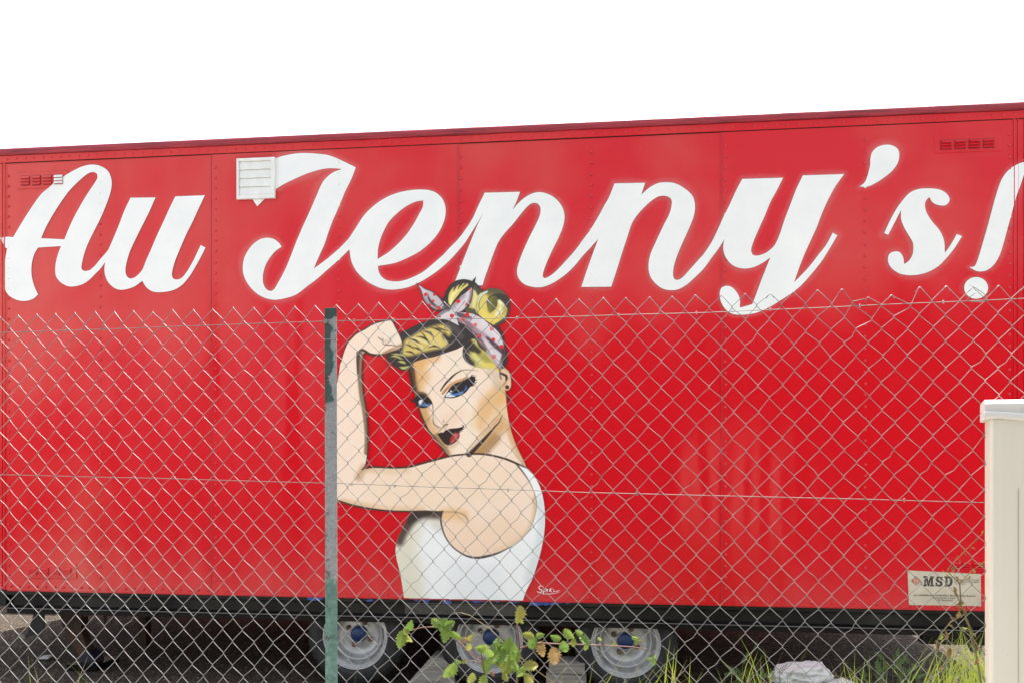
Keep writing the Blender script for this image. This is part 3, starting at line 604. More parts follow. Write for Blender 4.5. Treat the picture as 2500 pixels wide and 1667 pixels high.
for pts, w0 in (([(630,990),(690,985),(750,1012),(780,1020)], 5), ([(715,1045),(770,1052),(810,1072)], 6), ([(730,1110),(790,1120),(850,1095)], 7), ([(640,960),(720,965),(800,985)], 4)):
    stroke(fa(pts), [.5, w0, w0, .5], (196, 190, 104), HAIR, 2.4, .95, hairM)
stroke(fa([(590,960),(582,1030),(600,1100),(650,1160)]), [2, 1.6, 1.2, .6], dark, HAIR, 1.2)
stroke(fa([(1300,640),(1380,680),(1440,760)]), 6, (104, 98, 98), HAIR, 12, .5, hairM, False)
stroke(fa([(1250,960),(1000,1010),(900,1050)]), 3, (80, 66, 60), HAIR, 8, .5, hairM, False)
sideM = fill(fa([(1472,868),(1456,950),(1475,1020),(1530,1075),(1620,1115),(1720,1127),(1800,1122),(1872,1168,1),(1905,1110),(1850,1050),(1750,960),(1650,880),(1590,790),(1500,835)]), (206, 192, 96), HAIR)
stroke(fa([(1470,880),(1470,960),(1500,1030),(1560,1070)]), [16, 18, 12, 4], (58, 52, 54), HAIR, 14, 1, sideM, False)
stroke(fa([(1500,830),(1560,880),(1640,930)]), [16, 10, 2], (50, 42, 44), HAIR, 12, 1, sideM, False)
for q in range(6):
    stroke(fa([(1560+q*26,870+q*12),(1610+q*30,960+q*12),(1690+q*28,1060+q*8)]), [.6, 1.8, .4], (96, 92, 50), HAIR, 2, .75, sideM, False)
stroke(fa([(1590,960),(1660,1050),(1740,1100)]), [2, 7, 2], (226, 220, 140), HAIR, 8, .7, sideM, False)
stroke(fa([(1700,1090),(1790,1090),(1860,1140)]), [2, 7, 3], (232, 206, 100), HAIR, 8, .8, sideM, False)
stroke(fa([(1468,940),(1490,1020),(1540,1075),(1620,1118)]), [1, 2, 2, 1], (200, 205, 205), HAIR, 1.6, .7)
fill(fa([(1800,606),(1870,650),(1920,740),(1945,850),(1970,960),(1968,1060),(1930,1118),(1895,1085),(1925,1000),(1925,900),(1890,760),(1830,670)]), (54, 44, 48), HAIR)
# upper bun
bunM = fill(fd([(845,640),(828,500),(870,390),(940,290),(1040,215),(1150,185),(1250,185),(1360,215),(1450,270),(1520,350),(1560,430),(1490,580),(1430,740),(1445,850),(1300,815),(1150,780),(960,760),(880,720)]), dark, HAIR, 1.6)
fill(fd([(900,560),(920,450),(960,380),(1010,325),(1060,300),(1280,270),(1180,380),(1080,500),(1000,600),(940,690),(912,640)]), (226, 208, 116), HAIR, 2.4, 1, bunM)
for x0, y0, x1, y1, w0 in ((1070,280,1010,420,5),(1150,270,1080,390,6),(1230,270,1150,360,4),(1040,320,990,400,3)):
    stroke(fd([(x0, y0), ((x0+x1)/2-10, (y0+y1)/2), (x1, y1)]), [w0, w0*.6, .3], (60, 50, 40), HAIR, 2, .95, bunM)
stroke(fd([(940,640),(980,500),(1070,390)]), [3, 4, 1], (246, 236, 170), HAIR, 5, .7, bunM, False)
fill(fd([(1385,300),(1470,370),(1540,440),(1490,520),(1440,620),(1420,720),(1440,840),(1240,795),(1310,690),(1350,560),(1372,430)]), (206, 190, 100), HAIR, 4, 1, bunM)
stroke(fd([(1400,320),(1460,400),(1520,450)]), [4, 7, 9], (66, 62, 48), HAIR, 8, .9, bunM, False)
stroke(fd([(1400,420),(1420,520),(1400,640),(1380,720)]), [2, 5, 5, 2], (236, 222, 160), HAIR, 6, .8, bunM, False)
stroke(fd([(1290,770),(1360,800),(1430,830)]), [6, 8, 8], (70, 64, 44), HAIR, 8, .9, bunM, False)
for q in range(4): stroke(fd([(1040+q*20,210-q*4),(1080+q*22,185-q*4),(1125+q*18,170-q*3)]), [1, 1, .3], (150, 146, 110), HAIR, 1.5, .5)
for q in range(5): stroke(fd([(840,560+q*15),(800,530+q*10),(770+q*6,480+q*14)]), [2, 1.3, .3], dark, HAIR, 1.2, .9)
# rolled curl
curlM = fill(fd([(1415,720),(1430,600),(1480,490),(1560,410),(1660,362),(1760,350),(1870,370),(1970,430),(2050,530),(2085,650),(2075,780),(2040,900),(1980,990),(1900,1040),(1820,1060),(1720,1030),(1600,950),(1500,880),(1430,800)]), (222, 203, 104), HAIR, 1.6)
stroke(fd([(1560,410),(1760,352),(1930,400),(2050,530),(2085,660),(2060,860),(1960,1000),(1830,1058)]), [4, 12, 14, 12, 9, 6, 5, 4], (58, 52, 46), HAIR, 8, 1, curlM, False)
stroke(fd([(1700,400),(1800,420),(1900,480)]), 12, (96, 88, 52), HAIR, 16, .9, curlM, False)
stroke(fd([(1800,500),(1900,520),(1990,580),(2060,680)]), [7, 12, 14, 10], (60, 50, 44), HAIR, 6, 1, curlM, False)
stroke(fd([(1480,600),(1540,480),(1640,420)]), [3, 5, 2], (232, 236, 220), HAIR, 4, .9, curlM, False)
stroke(fd([(1495,760),(1490,640),(1550,510),(1660,430)]), [1.5, 2, 1.6, 1], (96, 96, 62), HAIR, 1.6, .9, curlM, False)
stroke(fd([(1440,760),(1450,640),(1500,520),(1560,450)]), [2, 3, 2, 1], (150, 162, 120), HAIR, 3, .8, curlM, False)
stroke(fd([(1560,800),(1650,900),(1780,940),(1900,880)]), [3, 8, 9, 4], (240, 214, 96), HAIR, 10, .8, curlM, False)
stroke(fd([(1880,600),(1930,680),(1900,780),(1820,860)]), [3, 7, 8, 3], (242, 236, 200), HAIR, 6, .9, curlM, False)
for q in range(5): stroke(fd([(1960-q*16,640+q*10),(2010-q*14,740+q*14),(1970-q*26,880+q*8)]), [.5, 1.6, .5], (160, 140, 60), HAIR, 1.6, .7, curlM, False)
for q in range(6): stroke(fd([(1840+q*22,1040-q*6),(1870+q*20,990-q*10),(1900+q*18,960-q*10)]), [2.5, 1.5, .3], (70, 60, 40), HAIR, 1.6, .8, curlM, False)
fill(fd([(1640,640),(1660,560),(1720,500),(1800,485),(1838,560),(1838,680),(1790,765),(1702,826,1),(1660,740)]), (98, 92, 46), HAIR, 2.2)
stroke(fd([(1720,510),(1690,640),(1700,780)]), 4, (130, 122, 60), HAIR, 10, .7, curlM, False)
stroke(fd([(1640,640),(1660,560),(1720,500),(1800,485)]), [1.5, 2, 2.5, 3], (54, 48, 34), HAIR, 1.5, .9)

# headscarf
lil = (212, 204, 209)
fill(fd([(272,222,1),(340,290),(450,350),(560,395),(650,440),(740,520),(800,600),(850,680),(872,772,1),(790,785),(700,800),(600,760),(520,690),(440,600),(400,510),(375,420),(330,320)]), dark, SCARF)
earL = fill(fd([(335,292),(450,368),(560,412),(640,462),(720,535),(780,615),(822,690),(828,738),(740,752),(640,742),(560,692),(480,622),(430,540),(408,450),(370,360)]), lil, SCARF, 3)
stroke(fd([(510,450),(528,540),(580,620),(660,690),(745,735)]), [2, 6, 7, 6, 3], (58, 46, 50), SCARF, 3, .95, earL)
stroke(fd([(560,440),(660,560),(760,690)]), 6, (190, 178, 188), SCARF, 14, .7, earL, False)
stroke(fd([(440,520),(560,690),(700,745)]), 3, (150, 120, 128), SCARF, 10, .6, earL, False)
fill(fd([(1435,122,1),(1400,270),(1378,360),(1368,480),(1332,600),(1292,690),(1200,790),(1080,822),(960,765),(945,695),(1020,580),(1110,470),(1220,370),(1310,285),(1362,210)]), dark, SCARF)
earR = fill(fd([(1345,338),(1352,450),(1322,580),(1262,680),(1180,770),(1060,812),(955,745),(1010,645),(1100,560),(1160,490),(1250,425),(1310,372)]), (216, 205, 211), SCARF, 3)
stroke(fd([(1350,420),(1330,560),(1260,690)]), 2, (120, 84, 96), SCARF, 8, .7, earR, False)
stroke(fd([(960,730),(1080,590),(1180,490)]), 3, (150, 138, 148), SCARF, 12, .7, earR, False)
stroke(fd([(1000,670),(1050,750)]), 1, (140, 128, 138), SCARF, 3, .7, earR, False)
fill(fd([(1110,460),(1190,395),(1290,330),(1250,400),(1160,480)]), (48, 40, 44), SCARF, 4, .9)
wrap = fill(fd([(640,935),(690,870),(740,820),(830,770),(960,760),(1060,830),(1112,900),(1075,955),(1105,1065,1),(1000,1012),(900,962),(780,945)]), (217, 208, 211), SCARF, 1.6)
stroke(fd([(650,930),(720,845),(840,780)]), [5, 7, 5], (120, 108, 116), SCARF, 6, .8, wrap, False)
stroke(fd([(900,770),(840,700),(800,740)]), 3, (96, 92, 96), SCARF, 6, .8)
band = fill(fd([(1060,832),(1180,812),(1330,832),(1450,872),(1560,932),(1680,1032),(1800,1132),(1880,1222),(1930,1330),(1960,1450)])
    + fa([(1938,930),(1930,1010),(1905,1090),(1880,1140),(1830,1075),(1770,990),(1705,905),(1650,840),(1600,765),(1560,690),(1490,630),(1392,578)]), (217, 205, 211), SCARF, 1.8)
stroke(fd([(1090,850),(1150,870),(1240,900),(1330,920)]), [5, 8, 6, 2], (84, 66, 74), SCARF, 6, .9, band, False)
stroke(fd([(1100,960),(1250,1020),(1370,1130),(1450,1260),(1560,1450),(1640,1580)]), [3, 6, 8, 8, 6, 4], (132, 92, 104), SCARF, 10, .85, band, False)
stroke(fd([(1400,1130),(1560,1230),(1700,1350),(1800,1470)]), [2, 4, 4, 3], (170, 140, 152), SCARF, 8, .8, band, False)
stroke(fd([(1640,1290),(1740,1380),(1860,1490),(1940,1560)]), [1, 5, 7, 6], (72, 54, 62), SCARF, 5, .9, band, False)
stroke(fd([(1600,1000),(1750,1120),(1860,1240)]), 10, (230, 222, 226), SCARF, 14, .7, band, False)
stroke(fa([(1935,900),(1930,1000),(1890,1090)]), [5, 6, 5], (62, 46, 56), SCARF, 8, .9, band, False)
stroke(fa([(1600,760),(1700,890),(1800,1020),(1870,1120)]), [4, 4, 5, 4], (96, 66, 78), SCARF, 9, .8, band, False)
stroke(fa([(1760,940),(1830,1030),(1880,1080)]), 8, (228, 218, 222), SCARF, 10, .6, band, False)
red_ = (216, 36, 42)
for x, y, r in ((468,470,30),(635,475,24),(613,592,22),(548,668,22),(720,735,36),(1312,368,18),(1090,600,36),(1250,662,18),(738,900,20),(970,880,36),(1262,862,38),(1182,940,32),(1495,1258,34),(1765,1328,30),(1917,1462,36)):
    (px, py), = fd([(x, y)]); disc(px, py, r/7.84*1.15, (222, 22, 34), SCARF, 1.0)
for x, y, r in ((1418,1050,38),(1730,1125,42)):
    (px, py), = fd([(x, y)]); disc(px, py, r/7.84, (226, 96, 104), SCARF, .9)
(px, py), = fa([(1815,990)]); disc(px, py, 5.6, (222, 78, 84), SCARF, .9)

# ear and stud
earM = fill(fb([(1580,230),(1630,212),(1680,240),(1715,300),(1727,400),(1722,480),(1682,522),(1640,500),(1610,440),(1590,360),(1573,290)]), (231, 196, 162), SKIN)
stroke(fb([(1580,235),(1630,212),(1680,240),(1715,300),(1727,400),(1722,480),(1682,522)]), [2, 2, 1.6, 1.6, 1.6, 2, 2], (120, 76, 48), SKIN, 1.6, .9)
stroke(fb([(1575,245),(1572,300),(1590,360)]), 3, (60, 46, 44), SKIN, 3, .8)
stroke(fb([(1590,285),(1630,305),(1662,325),(1655,400)]), [5, 6, 6, 2], (60, 44, 42), SKIN, 1.4)
stroke(fb([(1640,420),(1610,470)]), 3, (200, 150, 108), SKIN, 6, .7, earM, False)
(px, py), = fb([(1672,473)]); disc(px, py, 5.2, (62, 30, 28), SKIN); disc(px-.8, py-1, 2, (92, 52, 48), SKIN)

# face
stroke(fb([(765,522),(790,480),(820,438),(880,372),(960,298),(1050,246)]), [3, 4.4, 5, 4.4, 3.4, 2], (58, 46, 34), SKIN, 1.6)
stroke(fb([(960,298),(1050,246),(1130,238),(1200,244),(1275,252)]), [3, 2.6, 2, 1.4, .5], (126, 116, 72), SKIN, 1.6, .9)
stroke(fb([(790,560),(850,485),(930,425),(1040,382),(1110,350)]), [2, 3, 4, 4, 1], (206, 148, 86), SKIN, 5, .85)
stroke(fb([(795,570),(830,520),(880,478)]), [1, 1.6, 1], (70, 50, 38), SKIN, 1.4, .9)
fill(fb([(808,615,1),(850,545),(900,472),(960,424),(1040,396),(1110,372),(1180,335),(1225,330),(1238,380),(1205,435),(1150,490),(1110,540),(1050,580),(980,608),(900,622),(840,614)]), (40, 32, 36), SKIN, 1.4)
for a, b in (((1110,372),(1196,298)),((1140,352),(1206,300)),((1160,350),(1230,306)),((1190,350),(1248,318)),((1210,380),(1262,366)),((1200,410),(1258,402)),((1180,440),(1240,424)),((1170,452),(1215,446)),((1070,390),(1120,360))):
    mid = ((a[0]+b[0])/2+12, (a[1]+b[1])/2+8); stroke(fb([a, mid, b]), [3.4, 2.2, .4], (36, 30, 34), SKIN, 1.1)
fill(fb([(832,602),(862,548),(886,538),(905,560),(935,575),(970,592),(900,608)]), (226, 232, 240), SKIN, 1.4)
fill(fb([(905,570),(960,556),(1020,546),(1062,524),(1078,540),(1030,575),(965,588)]), (64, 122, 196), SKIN, 2.0)
fill(fb([(900,520),(950,500),(1010,520),(1000,545),(950,560),(915,560)]), (26, 24, 32), SKIN, 1.6)
stroke(fb([(1108,455),(1112,485),(1094,512)]), [2, 4, 3], (64, 118, 196), SKIN, 1.2)
stroke(fb([(1000,575),(1050,560),(1084,520)]), [1, 1.4, 1], (150, 190, 232), SKIN, 1.2, .7)
(px, py), = fb([(906,528)]); disc(px, py, 2.2, (240, 242, 246), SKIN)
stroke(fb([(808,612),(860,616),(930,616),(1010,598)]), [1, 1.8, 2, 1.4], (40, 32, 36), SKIN, 1.2)
# far eye
fill(fb([(425,600),(470,562),(530,566),(590,602),(652,682),(640,702),(610,726),(570,752),(515,760),(465,745),(432,706),(420,650)]), (42, 33, 35), SKIN, 1.6)
stroke(fb([(440,560),(500,552),(560,575)]), 3, (90, 66, 50), SKIN, 5, .8)
for a, m_, b in (((440,672),(380,655),(308,612)),((440,660),(400,630),(372,592)),((440,690),(390,672),(335,650)),((445,720),(430,728),(415,742)),((440,640),(420,615),(405,600)),((455,735),(448,748),(440,756))):
    stroke(fb([a, m_, b]), [3.6, 2.2, .4], (36, 30, 34), SKIN, 1.1)
fill(fb([(462,668),(482,648),(510,640),(530,652),(520,690),(492,716),(468,700)]), (226, 232, 240), SKIN, 1.3)
fill(fb([(498,700),(540,708),(590,700),(628,694),(605,722),(560,735),(515,728)]), (74, 130, 204), SKIN, 1.6)
fill(fb([(505,660),(540,650),(570,670),(560,700),(520,700)]), (30, 28, 36), SKIN, 1.5)
stroke(fb([(462,668),(470,705),(500,730)]), 1.4, (150, 170, 200), SKIN, 1.4, .8)
(px, py), = fb([(516,656)]); disc(px, py, 1.9, (240, 242, 246), SKIN)
# nose
stroke(fb([(640,672),(655,720),(661,790),(662,860),(660,920),(668,968),(700,1000),(748,1026),(772,1028)]), [1.6, 1.8, 1.4, 1.2, 1.2, 1.8, 2.4, 3, 1], (58, 42, 36), SKIN, 1.2)
stroke(fb([(672,800),(676,900),(700,960)]), 3, (222, 206, 186), SKIN, 7, .6, None, False)
stroke(fb([(800,1006),(830,992),(862,974)]), [2, 4, 2], (58, 42, 36), SKIN, 1.4)
stroke(fb([(806,916),(808,935),(795,958)]), [.8, 1.6, 1], (84, 66, 54), SKIN, 1.2)
stroke(fb([(700,1010),(760,1040),(830,1010)]), 3, (206, 178, 150), SKIN, 8, .6, None, False)
# mouth
fill(fb([(712,1112,1),(760,1094),(800,1092),(830,1060),(870,1046),(930,1036),(1000,1030),(1065,1012),(1085,1005,1),(1060,1055),(1022,1082),(1022,1140),(992,1200),(940,1242),(880,1266),(820,1250),(768,1192)]), (46, 28, 32), SKIN, 1.4)
fill(fb([(888,1205),(915,1140),(965,1098),(1012,1098),(1020,1135),(990,1185),(930,1235),(900,1240)]), (196, 44, 46), SKIN, 5, .95)
stroke(fb([(960,1110),(985,1130),(975,1160)]), 2, (226, 112, 104), SKIN, 5, .6, None, False)
stroke(fb([(1052,986),(1078,1000),(1068,1030)]), [1, 2, 1.5], (46, 32, 32), SKIN, 1.1)
stroke(fb([(712,1112),(770,1195),(830,1258)]), 1, (224, 200, 120), SKIN, 2, .7, None, False)
stroke(fb([(880,1280),(940,1275),(1000,1230)]), 2, (206, 176, 146), SKIN, 7, .6, None, False)

# woven paint grain, then one mesh per painted part
cv += (rng.normal(0, 1.6, (CH, CW, 1)) + rng.normal(0, .8, (CH, CW, 3)))
CV = lin(np.clip(cv, 0, 255))*0.97
cell = (cov[:-1, :-1]+cov[1:, :-1]+cov[:-1, 1:]+cov[1:, 1:]) > 1.7
Upx, Zpx = TR.np_at(XX, YY)
cell &= (Zpx[1:, :-1] > ZB+.003)
names = {SKIN: 'painted_woman', VEST: 'vest', HAIR: 'hair', SCARF: 'headscarf'}
woman = None
for r_ in (SKIN, VEST, HAIR, SCARF):
    sel = cell & (rid[:-1, :-1] == r_); ii, jj = np.nonzero(sel)
    keep = np.zeros((CH, CW), bool)
    for di in (0, 1):
        for dj in (0, 1): keep[ii+di, jj+dj] = True
    vid = -np.ones((CH, CW), int); vid[keep] = np.arange(keep.sum())
    fs = np.stack([vid[ii+1, jj], vid[ii+1, jj+1], vid[ii, jj+1], vid[ii, jj]], 1)
    vs = np.stack([Upx[keep], np.full(keep.sum(), -.0088), Zpx[keep]], 1)
    me = bpy.data.meshes.new(names[r_]); me.from_pydata(vs.tolist(), [], fs.tolist()); me.materials.append(M['mural'])
    paint_attr(me, np.concatenate([CV[keep], np.ones((keep.sum(), 1))], 1))
    o = link(names[r_], me, woman or tr)
    if r_ == SKIN:
        woman = o; o['label'] = 'mural of a blonde woman in a white vest flexing her raised arm'

def paint_at(px, py):
    if OX+2 < px < OX+CW-2 and OY+2 < py < OY+CH-2 and cov[int(py-OY), int(px-OX)] > .5: return tuple(CV[int(py-OY), int(px-OX)])+(1,)
    for loops in outl[:-1]:
        lp = loops[0]
        if lp[:, 0].min() < px < lp[:, 0].max() and lp[:, 1].min() < py < lp[:, 1].max():
            if bool(inside(lp, px, py)) and not any(bool(inside(h, px, py)) for h in loops[1:]): return (.79, .81, .81, 1)
    return (.60, .018, .028, 1)
# signature brushed on beside her hip
sg = MB()
sc = crop(1080, 1420, 3.794)
for pts, wd in (([(935,42),(912,34),(893,48),(905,66),(925,74),(918,90),(892,92),(876,84)], 8), ([(944,62),(938,90),(932,112)], 8), ([(940,66),(962,60),(968,74),(946,84)], 7), ([(978,62),(972,86)], 8), ([(1002,52),(992,88)], 8), ([(1022,58),(1000,74),(1018,92)], 7), ([(1034,66),(1030,92)], 7), ([(900,98),(960,108),(1030,104),(1082,92)], 5), ([(1040,88),(1070,80),(1090,76)], 6)):
    P = spline(sc(pts), closed=False, step=2); q = [Vector((*TR.at(*p), 0)) for p in P]; hw = wd/3.794/350/2; vs = []
    for i, p in enumerate(q):
        d = (q[min(i+1, len(q)-1)]-q[max(i-1, 0)]).normalized(); nn = Vector((-d.y, d.x, 0))*hw*(1-.5*abs(2*i/(len(q)-1)-1))
        vs += [((p+nn).x, -.005-.00015*len(sg.v)/40, (p+nn).y), ((p-nn).x, -.005-.00015*len(sg.v)/40, (p-nn).y)]
    sg.add(vs, [(2*i, 2*i+1, 2*i+3, 2*i+2) for i in range(len(q)-1)])
sg.build('signature', M['white'], tr)

# ------------------------------------------------------------------ rivets
def proj(u, z):
    X = TR.o[0]+u*TR.c; Y = TR.o[1]-u*TR.s
    return 1250+FPX*X/Y, HORIZON-FPX*(z-CAMH)/Y
rv = MB(); rcol = []
def rivet(u, z, wbase, r=.0095, h=.0055):
    k0 = len(rv.v); n = 8; vs = []
    for rr, hh in ((1.0, 0), (.86, .55), (.45, .92)):
        for j in range(n): vs.append((u+r*rr*math.cos(2*math.pi*j/n), wbase-h*hh, z+r*rr*math.sin(2*math.pi*j/n)))
    vs.append((u, wbase-h, z)); fs = []
    for i in range(2):
        for j in range(n): fs.append((i*n+j, i*n+(j+1) % n, (i+1)*n+(j+1) % n, (i+1)*n+j))
    for j in range(n): fs.append((2*n+j, 2*n+(j+1) % n, 3*n))
    rv.add(vs, fs); c_ = paint_at(*proj(u, z)); rcol.extend([c_]*len(vs))
for u in np.arange(UL+.04, UR-.02, .0715): rivet(u+random.uniform(-.003, .003), 3.868+random.uniform(-.002, .002), -.0078)
for i, u in enumerate(np.arange(seam[0]+.03, UR-.1, .0705)): rivet(u+random.uniform(-.002, .002), (ZB+.030 if not U(2208) < u < U(2402) else ZB+.018)+random.uniform(-.002, .002), -.003)
for px in (21, 245, 527, 828, 1126, 1444, 1771, 2112, 2464):
    u0 = U(px)
    for z in np.arange(ZB+.11, 3.81, .0765): rivet(u0+random.uniform(-.002, .002), z+random.uniform(-.003, .003), -.003)
me = rv.mesh(M['rivet'], True); paint_attr(me, rcol); tag(link('rivets', me, tr), kind='stuff')

# ------------------------------------------------------------------ louvre vents pressed into the sheets
def louvre(px0, px1, py0, py1, white_from=9, slot='rust', mk='red'):
    u0, z1 = TR.at(px0, py0); u1, z0 = TR.at(px1, py1); mat = M[mk]
    fr = MB().box(u0-.03, u1+.03, -.0044, .002, z0-.025, z1+.03).build('louvre_vent', mat, tr, bevel=.004)
    wd = (u1-u0)/4
    for i in range(4):
        a = u0+wd*i+wd*.13; b = u0+wd*(i+1)-wd*.13
        MB().box(a-.002, b+.002, -.0085, -.0062, z0-.002, z1+.002).build('slot', M[slot], fr)
        for j in range(3):
            zz = z0+(z1-z0)*(j+.15)/3; hh = (z1-z0)/3*.8
            MB().extrude_x([(-.0086, zz), (-.0175, zz+.001), (-.0165, zz+.004), (-.0086, zz+hh)], a, b).build('slat', M['white'] if i >= white_from else mat, fr)
louvre(50, 158, 432, 450, 3, 'gutter', 'red'); louvre(2292, 2430, 345, 361, 9, 'gutter'); louvre(68, 178, 1384, 1404, 9, 'red', 'red'); louvre(2320, 2424, 1371, 1388, 9, 'red')

# white grille screwed over the start of the J
u0, z1 = TR.at(581, 391); u1, z0 = TR.at(674, 486)
fr = MB()
fw = .018
fr.box(u0, u1, -.026, -.003, z1-.020, z1); fr.box(u0, u1, -.026, -.003, z0, z0+.026)
fr.box(u0, u0+fw, -.0255, -.003, z0+.0262, z1-.0202); fr.box(u1-.030, u1, -.0255, -.003, z0+.0262, z1-.0202)
fr.box(u0+.006, u1-.006, -.0070, -.0055, z0+.01, z1-.01)
fro = fr.build('vent_grille', M['plastic'], tr, bevel=.003)
n = 4; hz = (z1-.020-z0-.026)/n
for i in range(n):
    zz = z0+.026+hz*i
    MB().extrude_x([(-.008, zz+.001), (-.019, zz+.002), (-.019, zz+.006), (-.013, zz+hz-.001), (-.008, zz+hz-.001)], u0+fw+.001, u1-.031).build('louvre_slat', M['plastic'], fro)

# maker's plate
pl = [TR.at(2215, 1391), TR.at(2393, 1400), TR.at(2394, 1478), TR.at(2218, 1475)]
plo = MB().prism([(a, b) for a, b in pl], -.0075, -.0035).build('maker_plate', M['plate'], tr)
cp_ = crop(2050, 1280, 1823/450)
def ink(name, polys, mat, off=-.0082):
    mb_ = MB()
    for poly in polys:
        q = [TR.at(*p) for p in cp_(poly)]
        t = tessellate_polygon([[Vector((a, b, 0)) for a, b in q]])
        fs = []
        for f in t:
            a, b, c_ = (q[i] for i in f); fs.append(tuple(f) if (b[0]-a[0])*(c_[1]-a[1])-(c_[0]-a[0])*(b[1]-a[1]) > 0 else tuple(f[::-1]))
        mb_.add([(a, off, b) for a, b in q], fs)
    return mb_.build(name, mat, plo)
ink('letter', [[(822,503),(858,503),(874,560),(890,505),(928,506),(928,524),(918,524),(918,590),(930,590),(930,608),(888,607),(888,590),(896,590),(896,545),(880,606),(866,606),(848,545),(848,588),(858,588),(858,606),(822,605),(822,588),(832,588),(832,522),(822,522)]], M['ink'])
ink('letter', [[(1012,508),(1012,548),(998,548),(986,528),(972,526),(968,536),(978,546),(1004,558),(1014,576),(1008,600),(984,611),(966,608),(952,600),(948,609),(942,609),(942,566),(954,566),(962,586),(980,592),(990,584),(984,574),(958,562),(944,544),(946,522),(962,508),(982,508),(998,514),(1003,508)]], M['ink'])
ink('letter', [[(1030,506),(1080,507),(1102,520),(1112,545),(1112,570),(1100,598),(1078,609),(1030,608),(1030,591),(1040,591),(1040,575),(1062,575),(1062,590),(1074,588),(1084,572),(1085,546),(1076,528),(1062,525),(1062,575),(1040,575),(1040,524),(1030,524)]], M['ink'])
dia = [(748,502),(802,552),(750,602),(697,551)]
ink('emblem_border', [[dia[i], dia[(i+1) % 4], tuple(dia[(i+1) % 4][q]*.93+(750, 552)[q]*.07 for q in (0, 1)), tuple(dia[i][q]*.93+(750, 552)[q]*.07 for q in (0, 1))] for i in range(4)], M['ink'])
d2 = [tuple(p[q]*.86+(750, 552)[q]*.14 for q in (0, 1)) for p in dia]
ink('emblem_diamond', [[d2[i], d2[(i+1) % 4], tuple(d2[(i+1) % 4][q]*.86+(750, 552)[q]*.14 for q in (0, 1)), tuple(d2[i][q]*.86+(750, 552)[q]*.14 for q in (0, 1))] for i in range(4)], M['ink_red'])
def text(name, body, px, py, hpx, mat, bold=0.0, sx=1.0):
    cu = bpy.data.curves.new('text', 'FONT'); cu.body = body; cu.size = 1.0; cu.offset = bold; cu.align_x = 'CENTER'; cu.resolution_u = 2
    o = bpy.data.objects.new('text', cu); C.objects.link(o)
    dg = bpy.context.evaluated_depsgraph_get(); me = bpy.data.meshes.new_from_object(o.evaluated_get(dg)); bpy.data.objects.remove(o)
    (a, b), = cp_([(px, py)]); u_, z_ = TR.at(a, b); k_ = hpx/(1823/450)/370/.72
    for v_ in me.vertices: v_.co = (u_+v_.co.x*k_*sx, -.0083, z_+v_.co.y*k_)
    me.materials.clear(); me.materials.append(mat); return link(name, me, plo)
text('emblem_lettering', 'M', 724, 566, 26, M['ink_red'], .03, .8); text('emblem_lettering', 'S', 750, 578, 54, M['ink_red'], .03, .62); text('emblem_lettering', 'D', 776, 566, 26, M['ink_red'], .03, .9)
text('small_print', 'Z.I. HEIMSBRUNN 68990 (FRET MULHOUSE) FRANCE', 1032, 706, 17, M['ink'], .012, 1.05)
text('small_print', 'TELEX 881 720  CODE 84', 1034, 730, 14, M['ink'], .015, .95)
text('small_print', 'TEL. 89.81.81.95', 1036, 753, 15, M['ink'], .02, 1.05)
text('small_print', 'CONSTRUCTIONS FRIGORIFIQUES', 1250, 550, 11, M['ink'], .015, .98)
text('small_print', 'TRANSFORMATIONS EQUIPEMENT', 1250, 569, 11, M['ink'], .015, 1.0)
text('small_print', 'DE VEHICULES', 1186, 587, 11, M['ink'], .015, .98)

# ------------------------------------------------------------------ chassis
zc = 0.475
ch = MB()
prof = [(.004, ZB-.001), (.004, .618), (.010, .612), (.046, .606), (.046, .530), (.012, .525), (.002, .522), (.002, .512), (.014, .505), (.016, zc), (.075, zc), (.075, ZB-.001)]
ch.extrude_x(prof, U(13), UR-.03)
cho = ch.build('chassis_rail', M['black'], tr, bevel=.0015)
MB().extrude_x([(.006, ZB-.002), (.006, .53), (.07, .53), (.07, ZB-.002)], UL+.01, U(13)-.001).build('chassis_end', M['black'], tr)
MB().box(U(13), UR-.03, DEEP-.08, DEEP-.01, zc, ZB-.001).build('chassis_rail', M['black'], tr)
# rail lips with their highlight put in as grey strips, red line of overspray along the sheet edge
MB().box(U(18), UR-.05, -.0030, .003, ZB-.0045, ZB-.0005).build('edge_strip', M['red'], tr)
for px in np.linspace(60, 2440, 9):
    u_ = U(px); MB().box(u_-.03, u_+.03, .08, DEEP-.09, .56, ZB-.003).build('cross_member', M['black'], tr)
for wv in (.72, 1.70): MB().box(U(20), UR-.1, wv, wv+.09, .46, ZB-.004).build('frame_beam', M['black'], tr)
MB().box(U(14), UR-.032, -.0008, .0018, .514, .5205).build('rail_highlight', M['edge'], tr)  # grey strip standing in for the light line along the flange
MB().box(U(985), U(1272), .0005, .0038, .6165, .6195).build('rail_highlight', M['edge'], tr)
MB().box(U(985), U(1272), .0425, .0458, .534, .604).build('rail_patch', M['gloss'], tr)
# flakes of old blue paint on the rail
for px, py, wp, hp in ((770,1460,26,8),(902,1465,12,4),(1016,1462,9,6),(1040,1466,10,8),(1090,1466,16,12),(1135,1464,8,5),(1165,1466,22,6),(1255,1468,18,6),(1215,1467,8,4),(1310,1472,30,9),(1352,1471,28,7),(1334,1470,20,12),(1385,1470,6,4)):
    poly = []
    for t in np.linspace(0, 2*math.pi, 15)[:-1]:
        rr = .55+.5*random.random(); poly.append(TR.at(px+wp*rr*math.cos(t)*.9, py+hp*rr*math.sin(t)*.9))
    poly = [(a, min(max(b, .6195), ZB-.006)) for a, b in poly]
    MB().prism(poly[::-1], .0028, .0036).build('paint_flake', M['flake'], tr)

